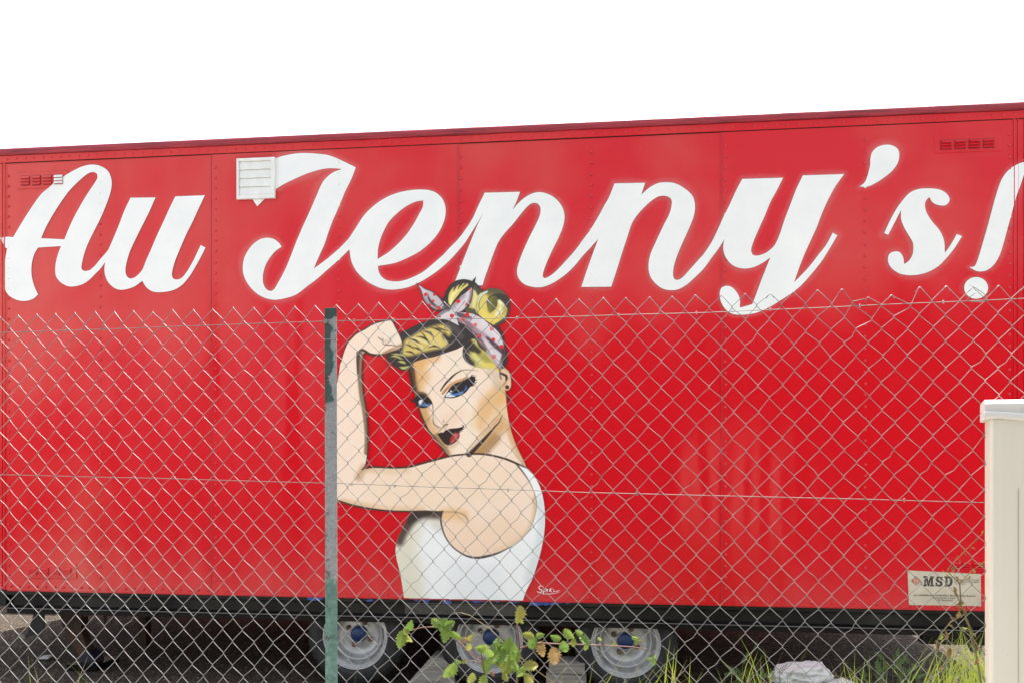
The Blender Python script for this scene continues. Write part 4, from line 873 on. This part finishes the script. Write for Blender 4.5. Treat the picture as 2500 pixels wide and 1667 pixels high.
# ------------------------------------------------------------------ wheels
def wheel(u, wv, flip=False):
    zc_ = .355
    prof = [(.226, .035), (.238, .010), (.2415, .002), (.240, -.004), (.235, -.006), (.231, -.002), (.229, .010), (.225, .018), (.221, .018), (.216, .014), (.211, .018), (.208, .034), (.205, .062), (.200, .078), (.194, .080), (.189, .070), (.186, .058), (.181, .052), (.175, .053), (.170, .060), (.166, .076), (.158, .094), (.145, .104), (.120, .110), (.100, .109), (.085, .104), (.066, .102), (.058, .104)]
    rim = MB().lathe(prof, 56).build('wheel', M['silver'], tr, (u, wv, zc_), smooth=True)
    ty = [(.236, .012), (.243, -.004), (.258, -.016), (.285, -.022), (.312, -.018), (.332, -.008), (.345, .010), (.352, .030), (.355, .05), (.355, .17), (.345, .20), (.30, .22), (.24, .21), (.22, .19), (.22, .03)]
    MB().lathe(ty, 64, closed=True).build('tyre', M['rubber'], rim, smooth=True)
    gr = MB()
    for rr in (.268, .326): gr.lathe([(rr-.002, -.0205 if rr < .3 else -.0135), (rr, -.0232 if rr < .3 else -.0150), (rr+.002, -.0205 if rr < .3 else -.0105)], 64)
    gr.build('sidewall_ridge', M['rubber'], rim, smooth=True)
    tb = MB()
    for j in range(40):                                # tread blocks wrapped over the shoulder
        q = 2*math.pi*j/40; c_, s_ = math.cos(q), math.sin(q); t_ = .021
        bx = [(.338, -.003), (.349, .004), (.359, .022), (.361, .16), (.340, .16)]
        vs = []
        for sg_ in (-1, 1):
            for r_, y_ in bx: vs.append((r_*c_-sg_*t_*s_, y_, r_*s_+sg_*t_*c_))
        n_ = len(bx); tb.add(vs, [tuple(range(n_-1, -1, -1)), tuple(range(n_, 2*n_))]+[(i, (i+1) % n_, (i+1) % n_+n_, i+n_) for i in range(n_)])
    tb.build('tread', M['rubber'], rim)
    hb = [(0.0005, .052), (.012, .0525), (.030, .053), (.034, .055), (.044, .057), (.054, .064), (.0575, .075), (.058, .106)]
    MB().lathe(hb, 32).build('hub_cap', M['blue'], rim, smooth=True)
    for j in range(4):
        q = R(64+90*j); nb = MB()
        cx, cz = .090*math.cos(q), .090*math.sin(q)
        for r_, y0, y1, sd_ in ((.021, .099, .112, 14), (.0145, .082, .0992, 6)):
            poly = [(cx+r_*math.cos(2*math.pi*i/sd_), cz+r_*math.sin(2*math.pi*i/sd_)) for i in range(sd_)]; nb.prism(poly, y0, y1)
        nb.build('lug_nut', M['nut'], rim)
    if flip: rim.rotation_euler = (0, 0, math.pi)
    return rim
WU = [TR.at(859, 1567)[0], TR.at(1191, 1568)[0], TR.at(1529, 1571)[0]]
for u in WU:
    wheel(u, .075); wheel(u, DEEP-.10, True)
    MB().tube([(u, .17, .355), (u, DEEP-.2, .355)], .055, 14).build('axle', M['black'], tr, smooth=True)
    MB().box(u-.30, u+.30, .72, .80, .36, .46).build('spring_pack', M['black'], tr)
    MB().tube([(u, .20, .355), (u, .26, .355)], .17, 24).build('brake_drum', M['black'], tr, smooth=False)

# ------------------------------------------------------------------ landing legs, flap, straps at the far end
cl = crop(0, 1380, 4.704)
def tp(pts): return [TR.at(*p) for p in cl(pts)]
leg = MB().prism(tp([(350,575),(640,575),(625,850),(700,1070),(725,1110),(640,1195),(600,1200),(570,1105),(470,950),(400,790)]), .30, .38).build('landing_leg', M['rust'], tr, bevel=.004)
MB().prism(tp([(600,1185),(715,1085),(790,1150),(835,1310),(640,1330),(650,1230)]), .28, .40).build('foot', M['navy'], leg, bevel=.006)
q = tp([(600,1330),(840,1330)]); MB().box(q[0][0]-.03, q[1][0]+.05, .20, .48, .004, .05).build('foot_pad', M['black'], leg)
MB().prism(tp([(640,575),(870,575),(870,640),(790,650),(640,690)]), .31, .37).build('leg_bracket', M['rust'], leg)
q = tp([(770,630),(870,900)]); MB().box(q[0][0], q[1][0], .9, .98, .02, ZB-.05).build('landing_leg', M['rust'], tr)
mf = MB().prism(tp([(240,575),(352,575),(352,800),(125,882),(165,800)]), .14, .15).build('mud_flap', M['rubber'], tr)
q = tp([(60,832),(140,838),(138,884),(120,890)]); MB().prism(q, .128, .139).build('flap_weight', M['plate_grey'], mf)
MB().tube([(*tp([p])[0][:1], .22, tp([p])[0][1]) for p in ((930,575),(990,590),(985,700),(960,770),(975,800),(880,900),(740,1085))], [.012, .014, .013, .010, .005, .004, .004], 8).build('strap', M['rust'], tr, smooth=True)
# lower beam near the right end
q = [TR.at(2268, 1552), TR.at(2268, 1580)]; MB().box(q[0][0], UR-.05, .10, .18, q[1][1], zc-.001).build('step_beam', M['black'], tr)
q = [TR.at(2395, 1590)]; MB().prism([TR.at(*p) for p in ((2384,1580),(2420,1580),(2420,1612),(2398,1604))], .12, .16).build('step_bracket', M['blue'], tr)

# ------------------------------------------------------------------ things lying under and before the trailer
def local_thing(name, mb_, mat, pt, label, cat, group=None, bevel=0, smooth=False):
    wp = tr_mat @ Vector(pt); o = mb_.build(name, mat, None, wp, smooth, bevel); o.rotation_euler = (0, 0, -TR.th); return tag(o, label, cat, group)
tr_mat = Matrix.Translation((TR.o[0], TR.o[1], 0)) @ Matrix.Rotation(-TR.th, 4, 'Z')
uA = TR.at(1055, 1640)[0]
local_thing('wooden_wheel_chock', MB().prism([(-.22, .002), (.16, .002), (.13, .16), (.06, .22), (-.02, .225)], -.10, .10), M['wood'], (uA, .16, 0), 'grey weathered timber wedge between the left and middle trailer wheels', 'wheel chock', bevel=.006)
uB = TR.at(1385, 1640)[0]
bl = MB().box(-.15, .13, -.10, .10, .002, .14); bl.box(-.13, .12, -.11, .09, .1415, .215)
local_thing('wooden_block', bl, M['wood'], (uB, .15, 0), 'squared pale timber blocks stacked between the middle and right trailer wheels', 'timber block', bevel=.005)
p = world(195, 1635, 5.3); 
o = MB().prism([(-.06, 0), (.06, .0), (.09, .10), (-.05, .09)], -.006, .006).build('grey_plate_scrap', M['plate_grey'], None, (p.x, 5.3, .02)); o.rotation_euler = (R(-40), 0, 0)
tag(o, 'small grey flat scrap plate on the gravel under the landing legs', 'scrap plate')
p = world(112, 1620, 6.35) 
tag(MB().prism([(-.045, 0), (.03, 0), (.045, .012), (.02, .02), (-.03, .017)], -.03, .03).build('paper_scrap', M['litter'], None, (p.x, 6.35, .004)), 'white paper scrap lying on gravel left of the landing leg', 'litter')

def rock(name, loc, size, seed, label, rz=0):
    bm = bmesh.new(); bmesh.ops.create_icosphere(bm, subdivisions=5, radius=1.0)
    for v_ in bm.verts:
        d = v_.co.normalized(); e = Vector((abs(d.x)**.8*math.copysign(1, d.x), abs(d.y)**.85*math.copysign(1, d.y), abs(d.z)**.85*math.copysign(1, d.z)))
        k_ = 1.1+.20*noise.noise(d*1.6+Vector((seed, 0, 0)))+.17*noise.noise(d*3.5+Vector((0, seed, 0)))+.09*abs(noise.noise(d*9+Vector((0, 0, seed))))+.05*abs(noise.noise(d*20))
        v_.co = Vector((e.x*size[0], e.y*size[1], e.z*size[2]))*k_
    me = bpy.data.meshes.new(name); bm.to_mesh(me); bm.free(); me.materials.append(M['plaster'])
    me.polygons.foreach_set('use_smooth', [True]*len(me.polygons))
    o = link(name, me, None, loc); o.rotation_euler = (R(4), R(-6), rz); return tag(o, label, 'rubble')
YR = 4.85
p = world(1955, 1643, YR); rock('plaster_lump', (p.x, YR, p.z), (.150, .10, .055), 2.3, 'white crumpled plaster lump lying on top of the rubble by the fence', R(-6))
p = world(2040, 1690, YR-.05); rock('plaster_lump', (p.x, YR-.08, p.z), (.13, .12, .07), 7.9, 'larger white plaster lump underneath, lower right of the rubble', R(12))
p = world(1965, 1760, YR+.1)
mo = rock('rubble_heap', (p.x, YR+.06, .02), (.42, .24, .20), 11.0, 'low heap of dark earth under the white plaster lumps'); mo.data.materials.clear(); mo.data.materials.append(M['gravel'])
mo['category'] = 'earth heap'

# ------------------------------------------------------------------ chain-link fence
fn = empty('chain_link_fence', (FN.o[0], FN.o[1], 0), -FN.th)
tag(fn, 'galvanised chain-link fence with one peeling green post in front of the trailer', 'fence')
V_, H_ = .080, .0725
s_ref = FN.at(1247, 732)[0]; ZF = 2.165
def node(c_, j):
    s_ = s_ref+c_*H_/2; z = ZF-j*V_/2
    n1 = noise.noise((s_*1.3, z*1.3, 4.2)); n2 = noise.noise((s_*1.3, z*1.3, 14.2)); h1 = noise.noise((c_*3.71, j*2.93, .5)); h2 = noise.noise((c_*2.13, j*4.37, 9.5))
    ds = .007*n1+.0055*h1; dz = .006*n2+.0035*h2
    if j == 0: dz += .006*noise.noise((c_*1.9, 3.3, 0))
    if 29 <= c_ <= 33 and j < 3: ds += .010*math.sin(c_*2.1+j); dz -= .008*(3-j)*abs(math.sin(c_*1.3))
    dz += .012*(s_/2.0)*0 - .010*max(0, -s_-1.0)
    return s_+ds, z+dz
c_lo = int((FN.at(-60, 900)[0]-s_ref)/(H_/2)); c_hi = int((FN.at(2560, 900)[0]-s_ref)/(H_/2))
rows = int((ZF-.06)/(V_/2)); wr = .00102
nodes = {}
for c_ in range(c_lo-1, c_hi+3):
    for j in range(rows+1): nodes[c_, j] = node(c_, j)
for c_ in range(c_lo, c_hi+1):
    pts = []
    for j in range(rows+1):
        left = (c_+j) % 2 == 0                        # at its left bend the wire turns round its neighbour
        s_, z = nodes[(c_ if left else c_+1), j]; d = 1 if left else -1
        ysg = 1 if left else -1                        # back to front at the left bend, front to back at the right one
        if j == 0:
            ln = random.uniform(.55, 1.1)
            if random.random() > .12:
                pts += [(s_-d*.0125*ln, .0035*ysg*random.uniform(.4, 1), z-.0150*ln), (s_-d*.006*ln, .003*ysg, z-.0065*ln)]
            pts += [(s_-d*.0012, .0015*ysg, z+.0012), (s_+d*.0035, -.0020*ysg, z-.0030)]
            continue
        q = .0052
        pts += [(s_+d*.0030, .0022*ysg, z+q), (s_-d*.0016, .0022*ysg*.3, z+.0012), (s_-d*.0012, -.0022*ysg*.5, z-.0022), (s_+d*.0034, -.0022*ysg, z-q)]
        if j < rows:
            nl = (c_+j+1) % 2 == 0; s2, z2 = nodes[(c_ if nl else c_+1), j+1]
            b_ = .0016*noise.noise((c_*5.3, j*7.1, 2)) + (.005 if random.random() < .03 else 0)
            pts.append(((s_+s2)/2+b_, -.0024*ysg, (z+z2)/2-abs(b_)*.3))
    MB().tube(pts, wr, 5).build('wire', M['wire'], fn, smooth=True)
def tension(pp, name):
    P = [FN.at(*q) for q in pp]; ss = np.linspace(P[0][0], P[-1][0], 80)
    zz = np.interp(ss, [q[0] for q in P], [q[1] for q in P])
    pts = [(a, -.0042-(.003 if abs(a-pu) < .05 else 0), b+.0015*noise.noise((a*4, b, 0))) for a, b in zip(ss, zz)]
    return MB().tube(pts, .0012, 5).build(name, M['tension'], fn, smooth=True), list(zip(ss, zz))
pu = FN.at(812, 900)[0]
_, w1 = tension([(-60, 815), (826, 784), (1300, 776.5), (1700, 765), (2100, 748), (2560, 727)], 'tension_wire')
_, w2 = tension([(-60, 1155), (0, 1157), (826, 1178.7), (1360, 1199), (2402, 1225), (2560, 1229)], 'tension_wire')
def knot(px, py):
    s_, z = FN.at(px, py)
    pts = [(s_+.0022*math.cos(t), -.006+.0025*math.sin(t*1.3), z+.0030*math.sin(t)-.0012*t+.004) for t in np.linspace(0, 9, 22)]
    MB().tube(pts, .0009, 5).build('tie', M['wire'], fn, smooth=True)
def wire_y(px, pp): return float(np.interp(px, [q[0] for q in pp], [q[1] for q in pp]))
for px in (165, 258, 866, 962, 1074, 1263, 1510, 1700, 1880, 2098, 2301): knot(px, wire_y(px, [(-60, 815), (826, 784), (1300, 776.5), (1700, 765), (2100, 748), (2560, 727)]))
for px in (860, 965, 1117, 1241, 1555, 2206): knot(px, wire_y(px, [(0, 1157), (826, 1178.7), (1360, 1199), (2402, 1225)]))
# loose wire tangle above the right end
MB().tube([(*FN.at(a, b)[:1], -.006-.004*math.sin(i), FN.at(a, b)[1]) for i, (a, b) in enumerate(((2366,697),(2388,711),(2402,722),(2407,732),(2396,738),(2370,737),(2356,733),(2372,722),(2392,706)))], .0011, 5).build('loose_wire', M['wire'], fn, smooth=True)
# T-section post
sL, zt = FN.at(797, 754); sR, _ = FN.at(826, 754); hw = (sR-sL)/2
po = MB(); po.box(-hw, hw, -.0035, .0015, -.3, zt); po.box(-.0025, .0025, .0016, .036, -.3, zt-.001)
pst = po.build('post', M['post'], fn, ((sL+sR)/2, -.0075, 0), bevel=.0012); pst.rotation_euler = (0, R(-.12), 0)
pst.location.x += .002
wz = FN.at(811, 832)[1]-.0
MB().tube([(hw*1.12*math.cos(t), -.001+.006*math.sin(t), wz+.004*math.sin(t*.5)) for t in np.linspace(0, 2*math.pi, 18)], .0012, 5).build('tie', M['wire'], pst, smooth=True)
for px, py in ((803, 786), (804, 1400)):
    s_, z = FN.at(px, py); bt = MB()
    for r_, y0, y1, sd_ in ((.0085, -.007, -.0036, 12), (.0062, -.0125, -.007, 6)):
        bt.prism([(r_*math.cos(2*math.pi*i/sd_), r_*math.sin(2*math.pi*i/sd_)) for i in range(sd_)], y0, y1)
    bt.build('bolt', M['wire'], pst, (s_-pst.location.x, 0, z), smooth=False)

# ------------------------------------------------------------------ cream cabinet at the right edge
YC = 2.10
p0 = world(2417, 1198, YC); cb = empty('utility_cabinet', (p0.x, YC, 0), R(-29)); tag(cb, 'cream rendered cabinet with white overhanging cap at the right edge', 'cabinet')
ztop = CAMH+(HORIZON-1018)/FPX*YC
cbx = .62
MB().box(0, cbx, 0, .30, 0, ztop).build('cabinet_body', M['cream'], cb, bevel=.008)
MB().box(.0625, .0645, -.0015, .01, .05, ztop-.19).build('panel_joint', M['plate'], cb)
zc0 = CAMH+(HORIZON-1020)/FPX*YC; zc1 = CAMH+(HORIZON-974)/FPX*YC
cap = MB(); nseg = 12; ringp = []
for i in range(nseg+1):
    x = -.012+(cbx+.024)*i/nseg; drop = -.115*max(0, x)*min(1, max(0, 1.2-x*1.6)) ; wv = .0015*noise.noise((x*9, 0, 0))
    lo = zc0+drop+wv; hi = zc1-.02*max(0, x)+.001*noise.noise((x*30, 3, 0))
    prof = [(.29, lo), (-.004, lo), (-.012, lo+.006), (-.011, lo+.016), (-.004, lo+.020), (-.006, hi-.012), (.002, hi-.003), (.02, hi), (.29, hi+.004), (.312, hi-.01), (.312, lo)]
    ringp += [(x, a, b) for a, b in prof]
n_ = 11
cap.add(ringp, [(i*n_+j, i*n_+(j+1) % n_, (i+1)*n_+(j+1) % n_, (i+1)*n_+j) for i in range(nseg) for j in range(n_)]+[tuple(range(n_-1, -1, -1)), tuple(nseg*n_+j for j in range(n_))])
cap.build('cap', M['cap'], cb)

# ------------------------------------------------------------------ plants
def leaf_mesh(mat, seed, serr=6, wide=.50, tri=True):
    rnd = random.Random(seed); top = []; n_ = serr*2
    for i in range(n_+1):
        t = i/n_; prof = wide*1.72*(t**.62)*((1-t)**.85)
        if i % 2 == 1: prof *= 1.24
        elif 0 < i < n_: prof *= .80
        top.append((t*1.0+(.02 if i % 2 else 0), max(prof, 0.0)*rnd.uniform(.94, 1.06)))
    vs = []; fs = []
    for i, (x, h) in enumerate(top):
        z0 = -.22*(x-.25)**2
        for q, zq in ((h, .20), (h*.5, .20), (0, 0), (-h*.5, .20), (-h, .20)):
            wv = .03*math.sin(x*17+seed)*abs(q)/max(wide, .1)
            vs.append((x, q, z0+zq*abs(q)/wide*1.2+wv))
    for i in range(n_):
        for j in range(4): fs.append((i*5+j, i*5+j+1, (i+1)*5+j+1, (i+1)*5+j))
    return MB().add(vs, fs).mesh(mat, True)
LEAF = {k_: [leaf_mesh(M[k_], s_) for s_ in (1, 2, 3)] for k_ in ('leaf', 'leaf_y', 'leaf_r', 'dry')}
def put_leaf(parent, px, py, Y, size_px, ang, kind='leaf', tilt=None, name='leaf', slim=1.0):
    """leaf centred where the lens sees (px, py) at depth Y; ang = direction of the tip, degrees anticlockwise from right"""
    sz = size_px/FPX*Y; c_ = world(px, py, Y)
    o = link(name, random.choice(LEAF[kind]), parent)
    tx, ty = (random.uniform(-28, 28), random.uniform(-25, 25)) if tilt is None else tilt
    rot = Matrix.Rotation(R(90), 4, 'X') @ Matrix.Rotation(R(ang), 4, 'Z') @ Matrix.Rotation(R(tx), 4, 'X') @ Matrix.Rotation(R(ty), 4, 'Y')
    o.matrix_world = Matrix.Translation(c_ - parent.location) @ rot @ Matrix.Diagonal((sz, sz*slim, sz*(1 if slim == 1 else 1.6), 1)) @ Matrix.Translation((-.5, 0, 0))
    return o
def cane(parent, pts, r, mat, name='stem'):
    P = []
    for px, py, Y in pts: P.append(world(px, py, Y)-parent.location)
    Q = []
    for i in range(len(P)-1):
        for t in np.linspace(0, 1, 5)[:-1]:
            p_ = P[i].lerp(P[i+1], t); p_ += Vector((noise.noise(p_*9), noise.noise(p_*9+Vector((5, 0, 0))), 0))*.003; Q.append(p_)
    Q.append(P[-1]); rr = np.linspace(r, r*.45, len(Q)); return MB().tube(Q, list(rr), 6).build(name, mat, parent, smooth=True)
b3 = crop(1080, 1420, 3.794); b2 = crop(680, 1420, 4.704)
YB = 2.43
br = empty('bramble', (world(1265, 1198, YB).x, YB, 0)); tag(br, 'bramble with serrated green and rust leaves climbing the fence before the wheels', 'bramble')
def P3(*pts): return [(*b3([q[:2]])[0], q[2] if len(q) > 2 else YB) for q in pts]
def P2(*pts): return [(*b2([q[:2]])[0], q[2] if len(q) > 2 else YB) for q in pts]
cane(br, [(1262, 2220, YB)]+P3((690,1500),(690,900),(705,700),(715,560),(690,380)), .0042, M['stem'])
cane(br, [(1230, 2220, YB-.02)]+P3((440,1400),(410,937),(370,750),(345,560)), .0038, M['stem'])
cane(br, P3((705,620),(780,590),(880,565),(1040,570),(1200,575),(1500,585),(1760,600),(1900,620,YB+.02)), .0030, M['stem'])
cane(br, P3((370,720),(300,680),(200,600),(110,530))+P2((1830,510),(1650,520),(1500,560)), .0030, M['stem'])
cane(br, P3((370,750),(280,725),(150,730)), .0018, M['stem'])
cane(br, P3((1040,937,YB+.03),(800,760,YB+.03),(560,550,YB+.03),(420,420,YB+.03),(260,310,YB+.03),(170,282,YB+.03),(110,288,YB+.03)), .0016, M['grass_dry'], 'dry_stalk')
lv = [  # x, y in the enlarged view of the middle, size, direction, kind
 (710,300,145,-100,'leaf_y'),(735,372,40,-30,'leaf'),(795,495,100,160,'leaf_y'),(835,565,120,-120,'leaf'),(905,495,75,20,'leaf'),
 (920,620,130,-75,'leaf_r'),(1035,685,165,-80,'leaf_r'),(1050,515,95,150,'leaf'),(1130,600,120,-75,'leaf'),(1170,480,110,-30,'leaf'),(1215,560,70,-95,'leaf_y'),
 (1265,468,70,140,'leaf'),(1318,540,100,-40,'leaf'),(1330,602,60,-100,'leaf'),(1458,525,45,-60,'leaf_y'),(1590,572,45,-110,'leaf_y'),
 (1785,515,60,-20,'leaf'),(1795,555,45,-120,'leaf'),(1830,543,35,0,'leaf_y'),(1915,710,55,170,'leaf'),(1962,690,40,60,'leaf'),(1960,740,60,-90,'leaf'),
 (370,615,120,170,'leaf'),(425,640,120,120,'leaf'),(510,590,130,100,'leaf'),(600,590,150,60,'leaf'),(470,690,130,-150,'leaf'),(560,680,140,40,'leaf'),
 (605,770,160,60,'leaf_y'),(480,725,100,-20,'leaf'),(410,780,130,-95,'leaf'),(540,740,110,120,'leaf'),(680,690,120,60,'leaf'),(680,790,110,-80,'leaf'),(725,830,120,-110,'leaf'),
 (820,775,130,10,'leaf_y'),(265,890,110,-95,'leaf_y'),(380,920,110,-110,'leaf'),(585,880,80,-70,'leaf_y'),(465,850,45,-60,'leaf_r'),(800,905,120,-60,'leaf_y'),(660,620,110,100,'leaf'),(530,630,110,-60,'leaf'),(640,700,120,-20,'leaf'),
 (205,535,75,170,'leaf_r'),(265,515,70,50,'leaf_y'),(245,600,75,-90,'leaf_y'),(130,490,95,-20,'leaf'),(70,820,150,-125,'leaf'),(150,735,60,-10,'leaf'),(205,735,45,40,'leaf_y')]
for x, y, sz, an, kd in lv:
    (px, py), = b3([(x, y)]); put_leaf(br, px, py, YB-.015+random.uniform(-.03, .02), sz/3.794*1.18, an+random.uniform(-8, 8), kd)
for x, y, sz, an, kd in ((1505,500,130,70,'leaf'),(1405,660,190,-100,'leaf'),(1490,640,150,-75,'leaf_y'),(1465,560,80,-60,'leaf_y'),(1810,465,140,150,'leaf'),(1890,490,150,-110,'leaf'),(1965,480,130,20,'leaf'),(1915,590,190,-100,'leaf')):
    (px, py), = b2([(x, y)]); put_leaf(br, px, py, YB-.015+random.uniform(-.02, .02), sz/4.704*1.12, an, kd)

# withered vine at the right
b5 = crop(2050, 1280, 1823/450)
YV = 2.26
vn = empty('withered_vine', (world(2375, 1198, YV).x, YV, 0)); tag(vn, 'withered climbing vine with shrivelled brown leaves on the fence beside the cabinet', 'vine')
def P5(*pts): return [(*b5([q[:2]])[0], YV) for q in pts]
cane(vn, [(2392, 2380, YV)]+P5((1400,1560),(1345,1250),(1300,1050),(1240,900),(1200,800),(1160,700),(1130,640)), .0035, M['stem_g'])
cane(vn, P5((1200,800),(1190,580),(1060,460),(1110,380),(1180,310),(1300,190),(1425,75)), .0020, M['stem_g'])
cane(vn, P5((1190,580),(1300,460),(1440,360)), .0016, M['stem_g'])
cane(vn, P5((1240,880),(1100,960),(1000,1080),(960,1160),(960,1230)), .0022, M['stem_g'])
for x, y, sz, an, kd in ((1412,70,34,70,'leaf_y'),(1350,150,40,-110,'dry'),(1320,235,48,-20,'dry'),(1240,245,36,100,'leaf_y'),(1240,295,46,-60,'dry'),(1170,320,40,170,'dry'),(1185,365,40,-90,'dry'),(1400,395,60,-50,'dry'),(1330,455,60,-70,'dry'),
 (1125,440,70,-100,'dry'),(1060,500,60,-70,'leaf_y'),(1030,462,30,150,'leaf_y'),(1270,525,60,-90,'dry'),(1160,535,70,-30,'dry'),(1195,555,50,60,'dry'),(1135,650,80,-80,'dry'),(1155,690,50,-60,'dry'),
 (1175,770,90,-110,'dry'),(1215,780,60,40,'leaf_y'),(1180,820,80,-60,'dry'),(1185,890,110,-95,'dry'),(1225,860,80,-50,'dry'),(1130,920,70,20,'dry'),(1250,955,60,-80,'dry'),(1245,1020,60,10,'leaf_y'),(1290,1040,60,-40,'leaf_y'),
 (1105,1010,70,-70,'dry'),(1050,1095,100,-75,'dry'),(995,1110,80,-90,'leaf_y'),(965,1190,110,-90,'dry'),(1305,1165,80,-60,'dry'),(1360,1215,70,-110,'dry'),(1085,1270,110,-100,'dry'),(1345,1355,90,-70,'leaf_r'),(1000,1410,90,-80,'dry'),(1330,1090,50,-80,'leaf_y')):
    (px, py), = b5([(x, y)]); o = put_leaf(vn, px, py, YV+random.uniform(-.02, .02), sz/4.051, an, kd, (random.uniform(-55, 55), random.uniform(-45, 45)), slim=random.uniform(.45, .75))

# grass
gm = MB(); gd = MB()
def blade(mb_, px, py, Y, lean, wpx, hmin=0.0, curl=0.0):
    """blade whose tip is at (px, py), depth Y, rooted on the ground; lean in metres"""
    tip = world(px, py, Y); root = Vector((tip.x-lean, Y+random.uniform(-.12, .12), 0.0)); w_ = wpx/FPX*Y; bend = random.uniform(-.5, 2.5)
    n_ = 8; k0 = len(mb_.v); ph = random.uniform(-.6, .6); side = Vector((math.cos(ph), math.sin(ph), 0)); vs = []
    for i in range(n_+1):
        t = i/n_; p_ = Vector((root.x+(tip.x-root.x)*t**(2.2+bend), root.y+(tip.y-root.y)*t, tip.z*(t**.9 if curl == 0 else min(1.0, 1.0)*math.sin(t*(math.pi/2+curl))/max(.2, math.sin(math.pi/2+curl)))))
        h_ = w_*(1-t**2.5)*(.55+.45*min(1, t*4))*.5
        vs += [p_-side*h_, p_+side*h_+Vector((0, .25*h_, 0))]
    mb_.add(vs, [(2*i, 2*i+1, 2*i+3, 2*i+2) for i in range(n_)])
for x, y, ln in ((935,1135,-.02),(1395,1100,.05),(1030,1200,-.06),(1010,1320,-.10),(1150,1240,-.16),(1240,1230,.08),(840,1300,-.30),(1120,1260,-.12),(1340,1240,-.1),(1440,1400,.12),(850,1460,-.2),(930,1300,-.02),(1060,1240,.02),(1210,1040,-.08),(1195,990,-.06),(1280,1130,.03),(1330,1330,.1),(260,1280,.03),(25,1290,-.05),(70,1380,-.08),(100,1390,-.1),(440,1380,.02),(980,1320,-.05),(815,1470,-.1),(1180,1300,.1),(1300,1290,-.12)):
    (px, py), = b5([(x, y)]); blade(gm, px, py, random.uniform(2.36, 2.75), ln*1.3, random.uniform(8, 12))
for q in range(170): blade(gm, random.gauss(2365, 32) if q < 130 else random.uniform(2255, 2400), random.uniform(1520, 1655) if q < 130 else random.uniform(1590, 1680), random.uniform(2.35, 2.85), random.uniform(-.34, .34), random.uniform(5, 12))
for x, y, ln in ((175,630,.02),(220,720,.02),(258,730,.02),(110,770,-.05),(380,860,.14),(405,850,.01),(560,990,.12),(430,1050,.06),(940,570,-.1),(1185,650,.08),(1190,760,.06),(1235,740,-.05),(735,890,-.3),(1210,800,0),(970,960,-.08),(2150,850,-.06),(2235,850,.06),(2040,990,-.14),(2200,950,-.1),(2240,930,-.12),(1070,830,-.06),(15,880,-.25),(20,960,-.2)):
    (px, py), = crop(1600, 1420, 4.704)([(x, y)]); blade(gm if random.random() < .8 else gd, px, py, random.uniform(2.7, 3.4), ln*1.5, random.uniform(6, 9))
for q in range(60):
    blade(gm, random.choice((random.gauss(1645, 45), random.gauss(1830, 40), random.gauss(2110, 45), random.uniform(1480, 2250))), random.uniform(1575, 1680), random.uniform(2.7, 3.5), random.uniform(-.3, .3), random.uniform(3, 7))
for x, y, ln in ((355,1040,-.05),(380,1105,-.04),(1030,980,.18),(905,1130,-.03),(760,1090,-.25),(630,1180,.05),(430,1180,.06),(320,990,-.02)):
    (px, py), = crop(0, 1380, 4.704)([(x, y)]); blade(gm if random.random() < .5 else gd, px, py, random.uniform(2.9, 3.4), ln, random.uniform(2.5, 4))
for px, py in ((1452,1600),(1475,1640),(1500,1630),(1395,1620),(1390,1590),(868,1640),(700,1655),(990,1655),(1440,1655),(1545,1590)): blade(gm, px, py, random.uniform(2.6, 3.0), random.uniform(-.1, .1), random.uniform(2, 4))
for q in range(14): blade(gd, random.uniform(1700, 2350), random.uniform(1560, 1650), random.uniform(2.6, 3.3), random.uniform(-.2, .2), random.uniform(1.5, 2.5))
tag(gm.build('grass', M['grass'], smooth=True), 'long green grass growing along the foot of the fence', 'grass', kind='stuff')
tag(gd.build('dry_grass', M['grass_dry'], smooth=True), 'thin straw coloured dry grass stalks among the green blades', 'dry grass', kind='stuff')
# feathery weeds low in the grass
wd_ = MB()
for q in range(46):
    c0 = random.choice(((2150, 1640), (2170, 1650), (2200, 1625), (1795, 1655), (1840, 1660), (2090, 1655), (2240, 1655), (1900, 1665)))
    p_ = world(c0[0]+random.gauss(0, 22), c0[1]+random.gauss(0, 14), random.uniform(2.9, 3.3)); st_ = [p_]; d = Vector((random.uniform(-1, 1), random.uniform(-.4, .4), random.uniform(.2, 1))).normalized()
    for i in range(6):
        for sgn in (-1, 1):
            e = (d.cross(Vector((0, 1, 0)))*sgn+d*.7).normalized(); a = p_+d*.008*i; l_ = .014*(1-i/8); k_ = e.cross(Vector((0, 1, .3))).normalized()*.0022
            wd_.add([a, a+e*l_*.5+k_, a+e*l_, a+e*l_*.5-k_], [(0, 1, 2, 3)])
    root = Vector((p_.x+random.uniform(-.05, .05), p_.y, 0)); wd_.tube([root, root.lerp(p_, .6), p_, p_+d*.05], [.0015, .0012, .0009, .0004], 4)
tag(wd_.build('feathery_weeds', M['weed']), 'low feathery green weeds among the grass near the rubble', 'weeds', kind='stuff')
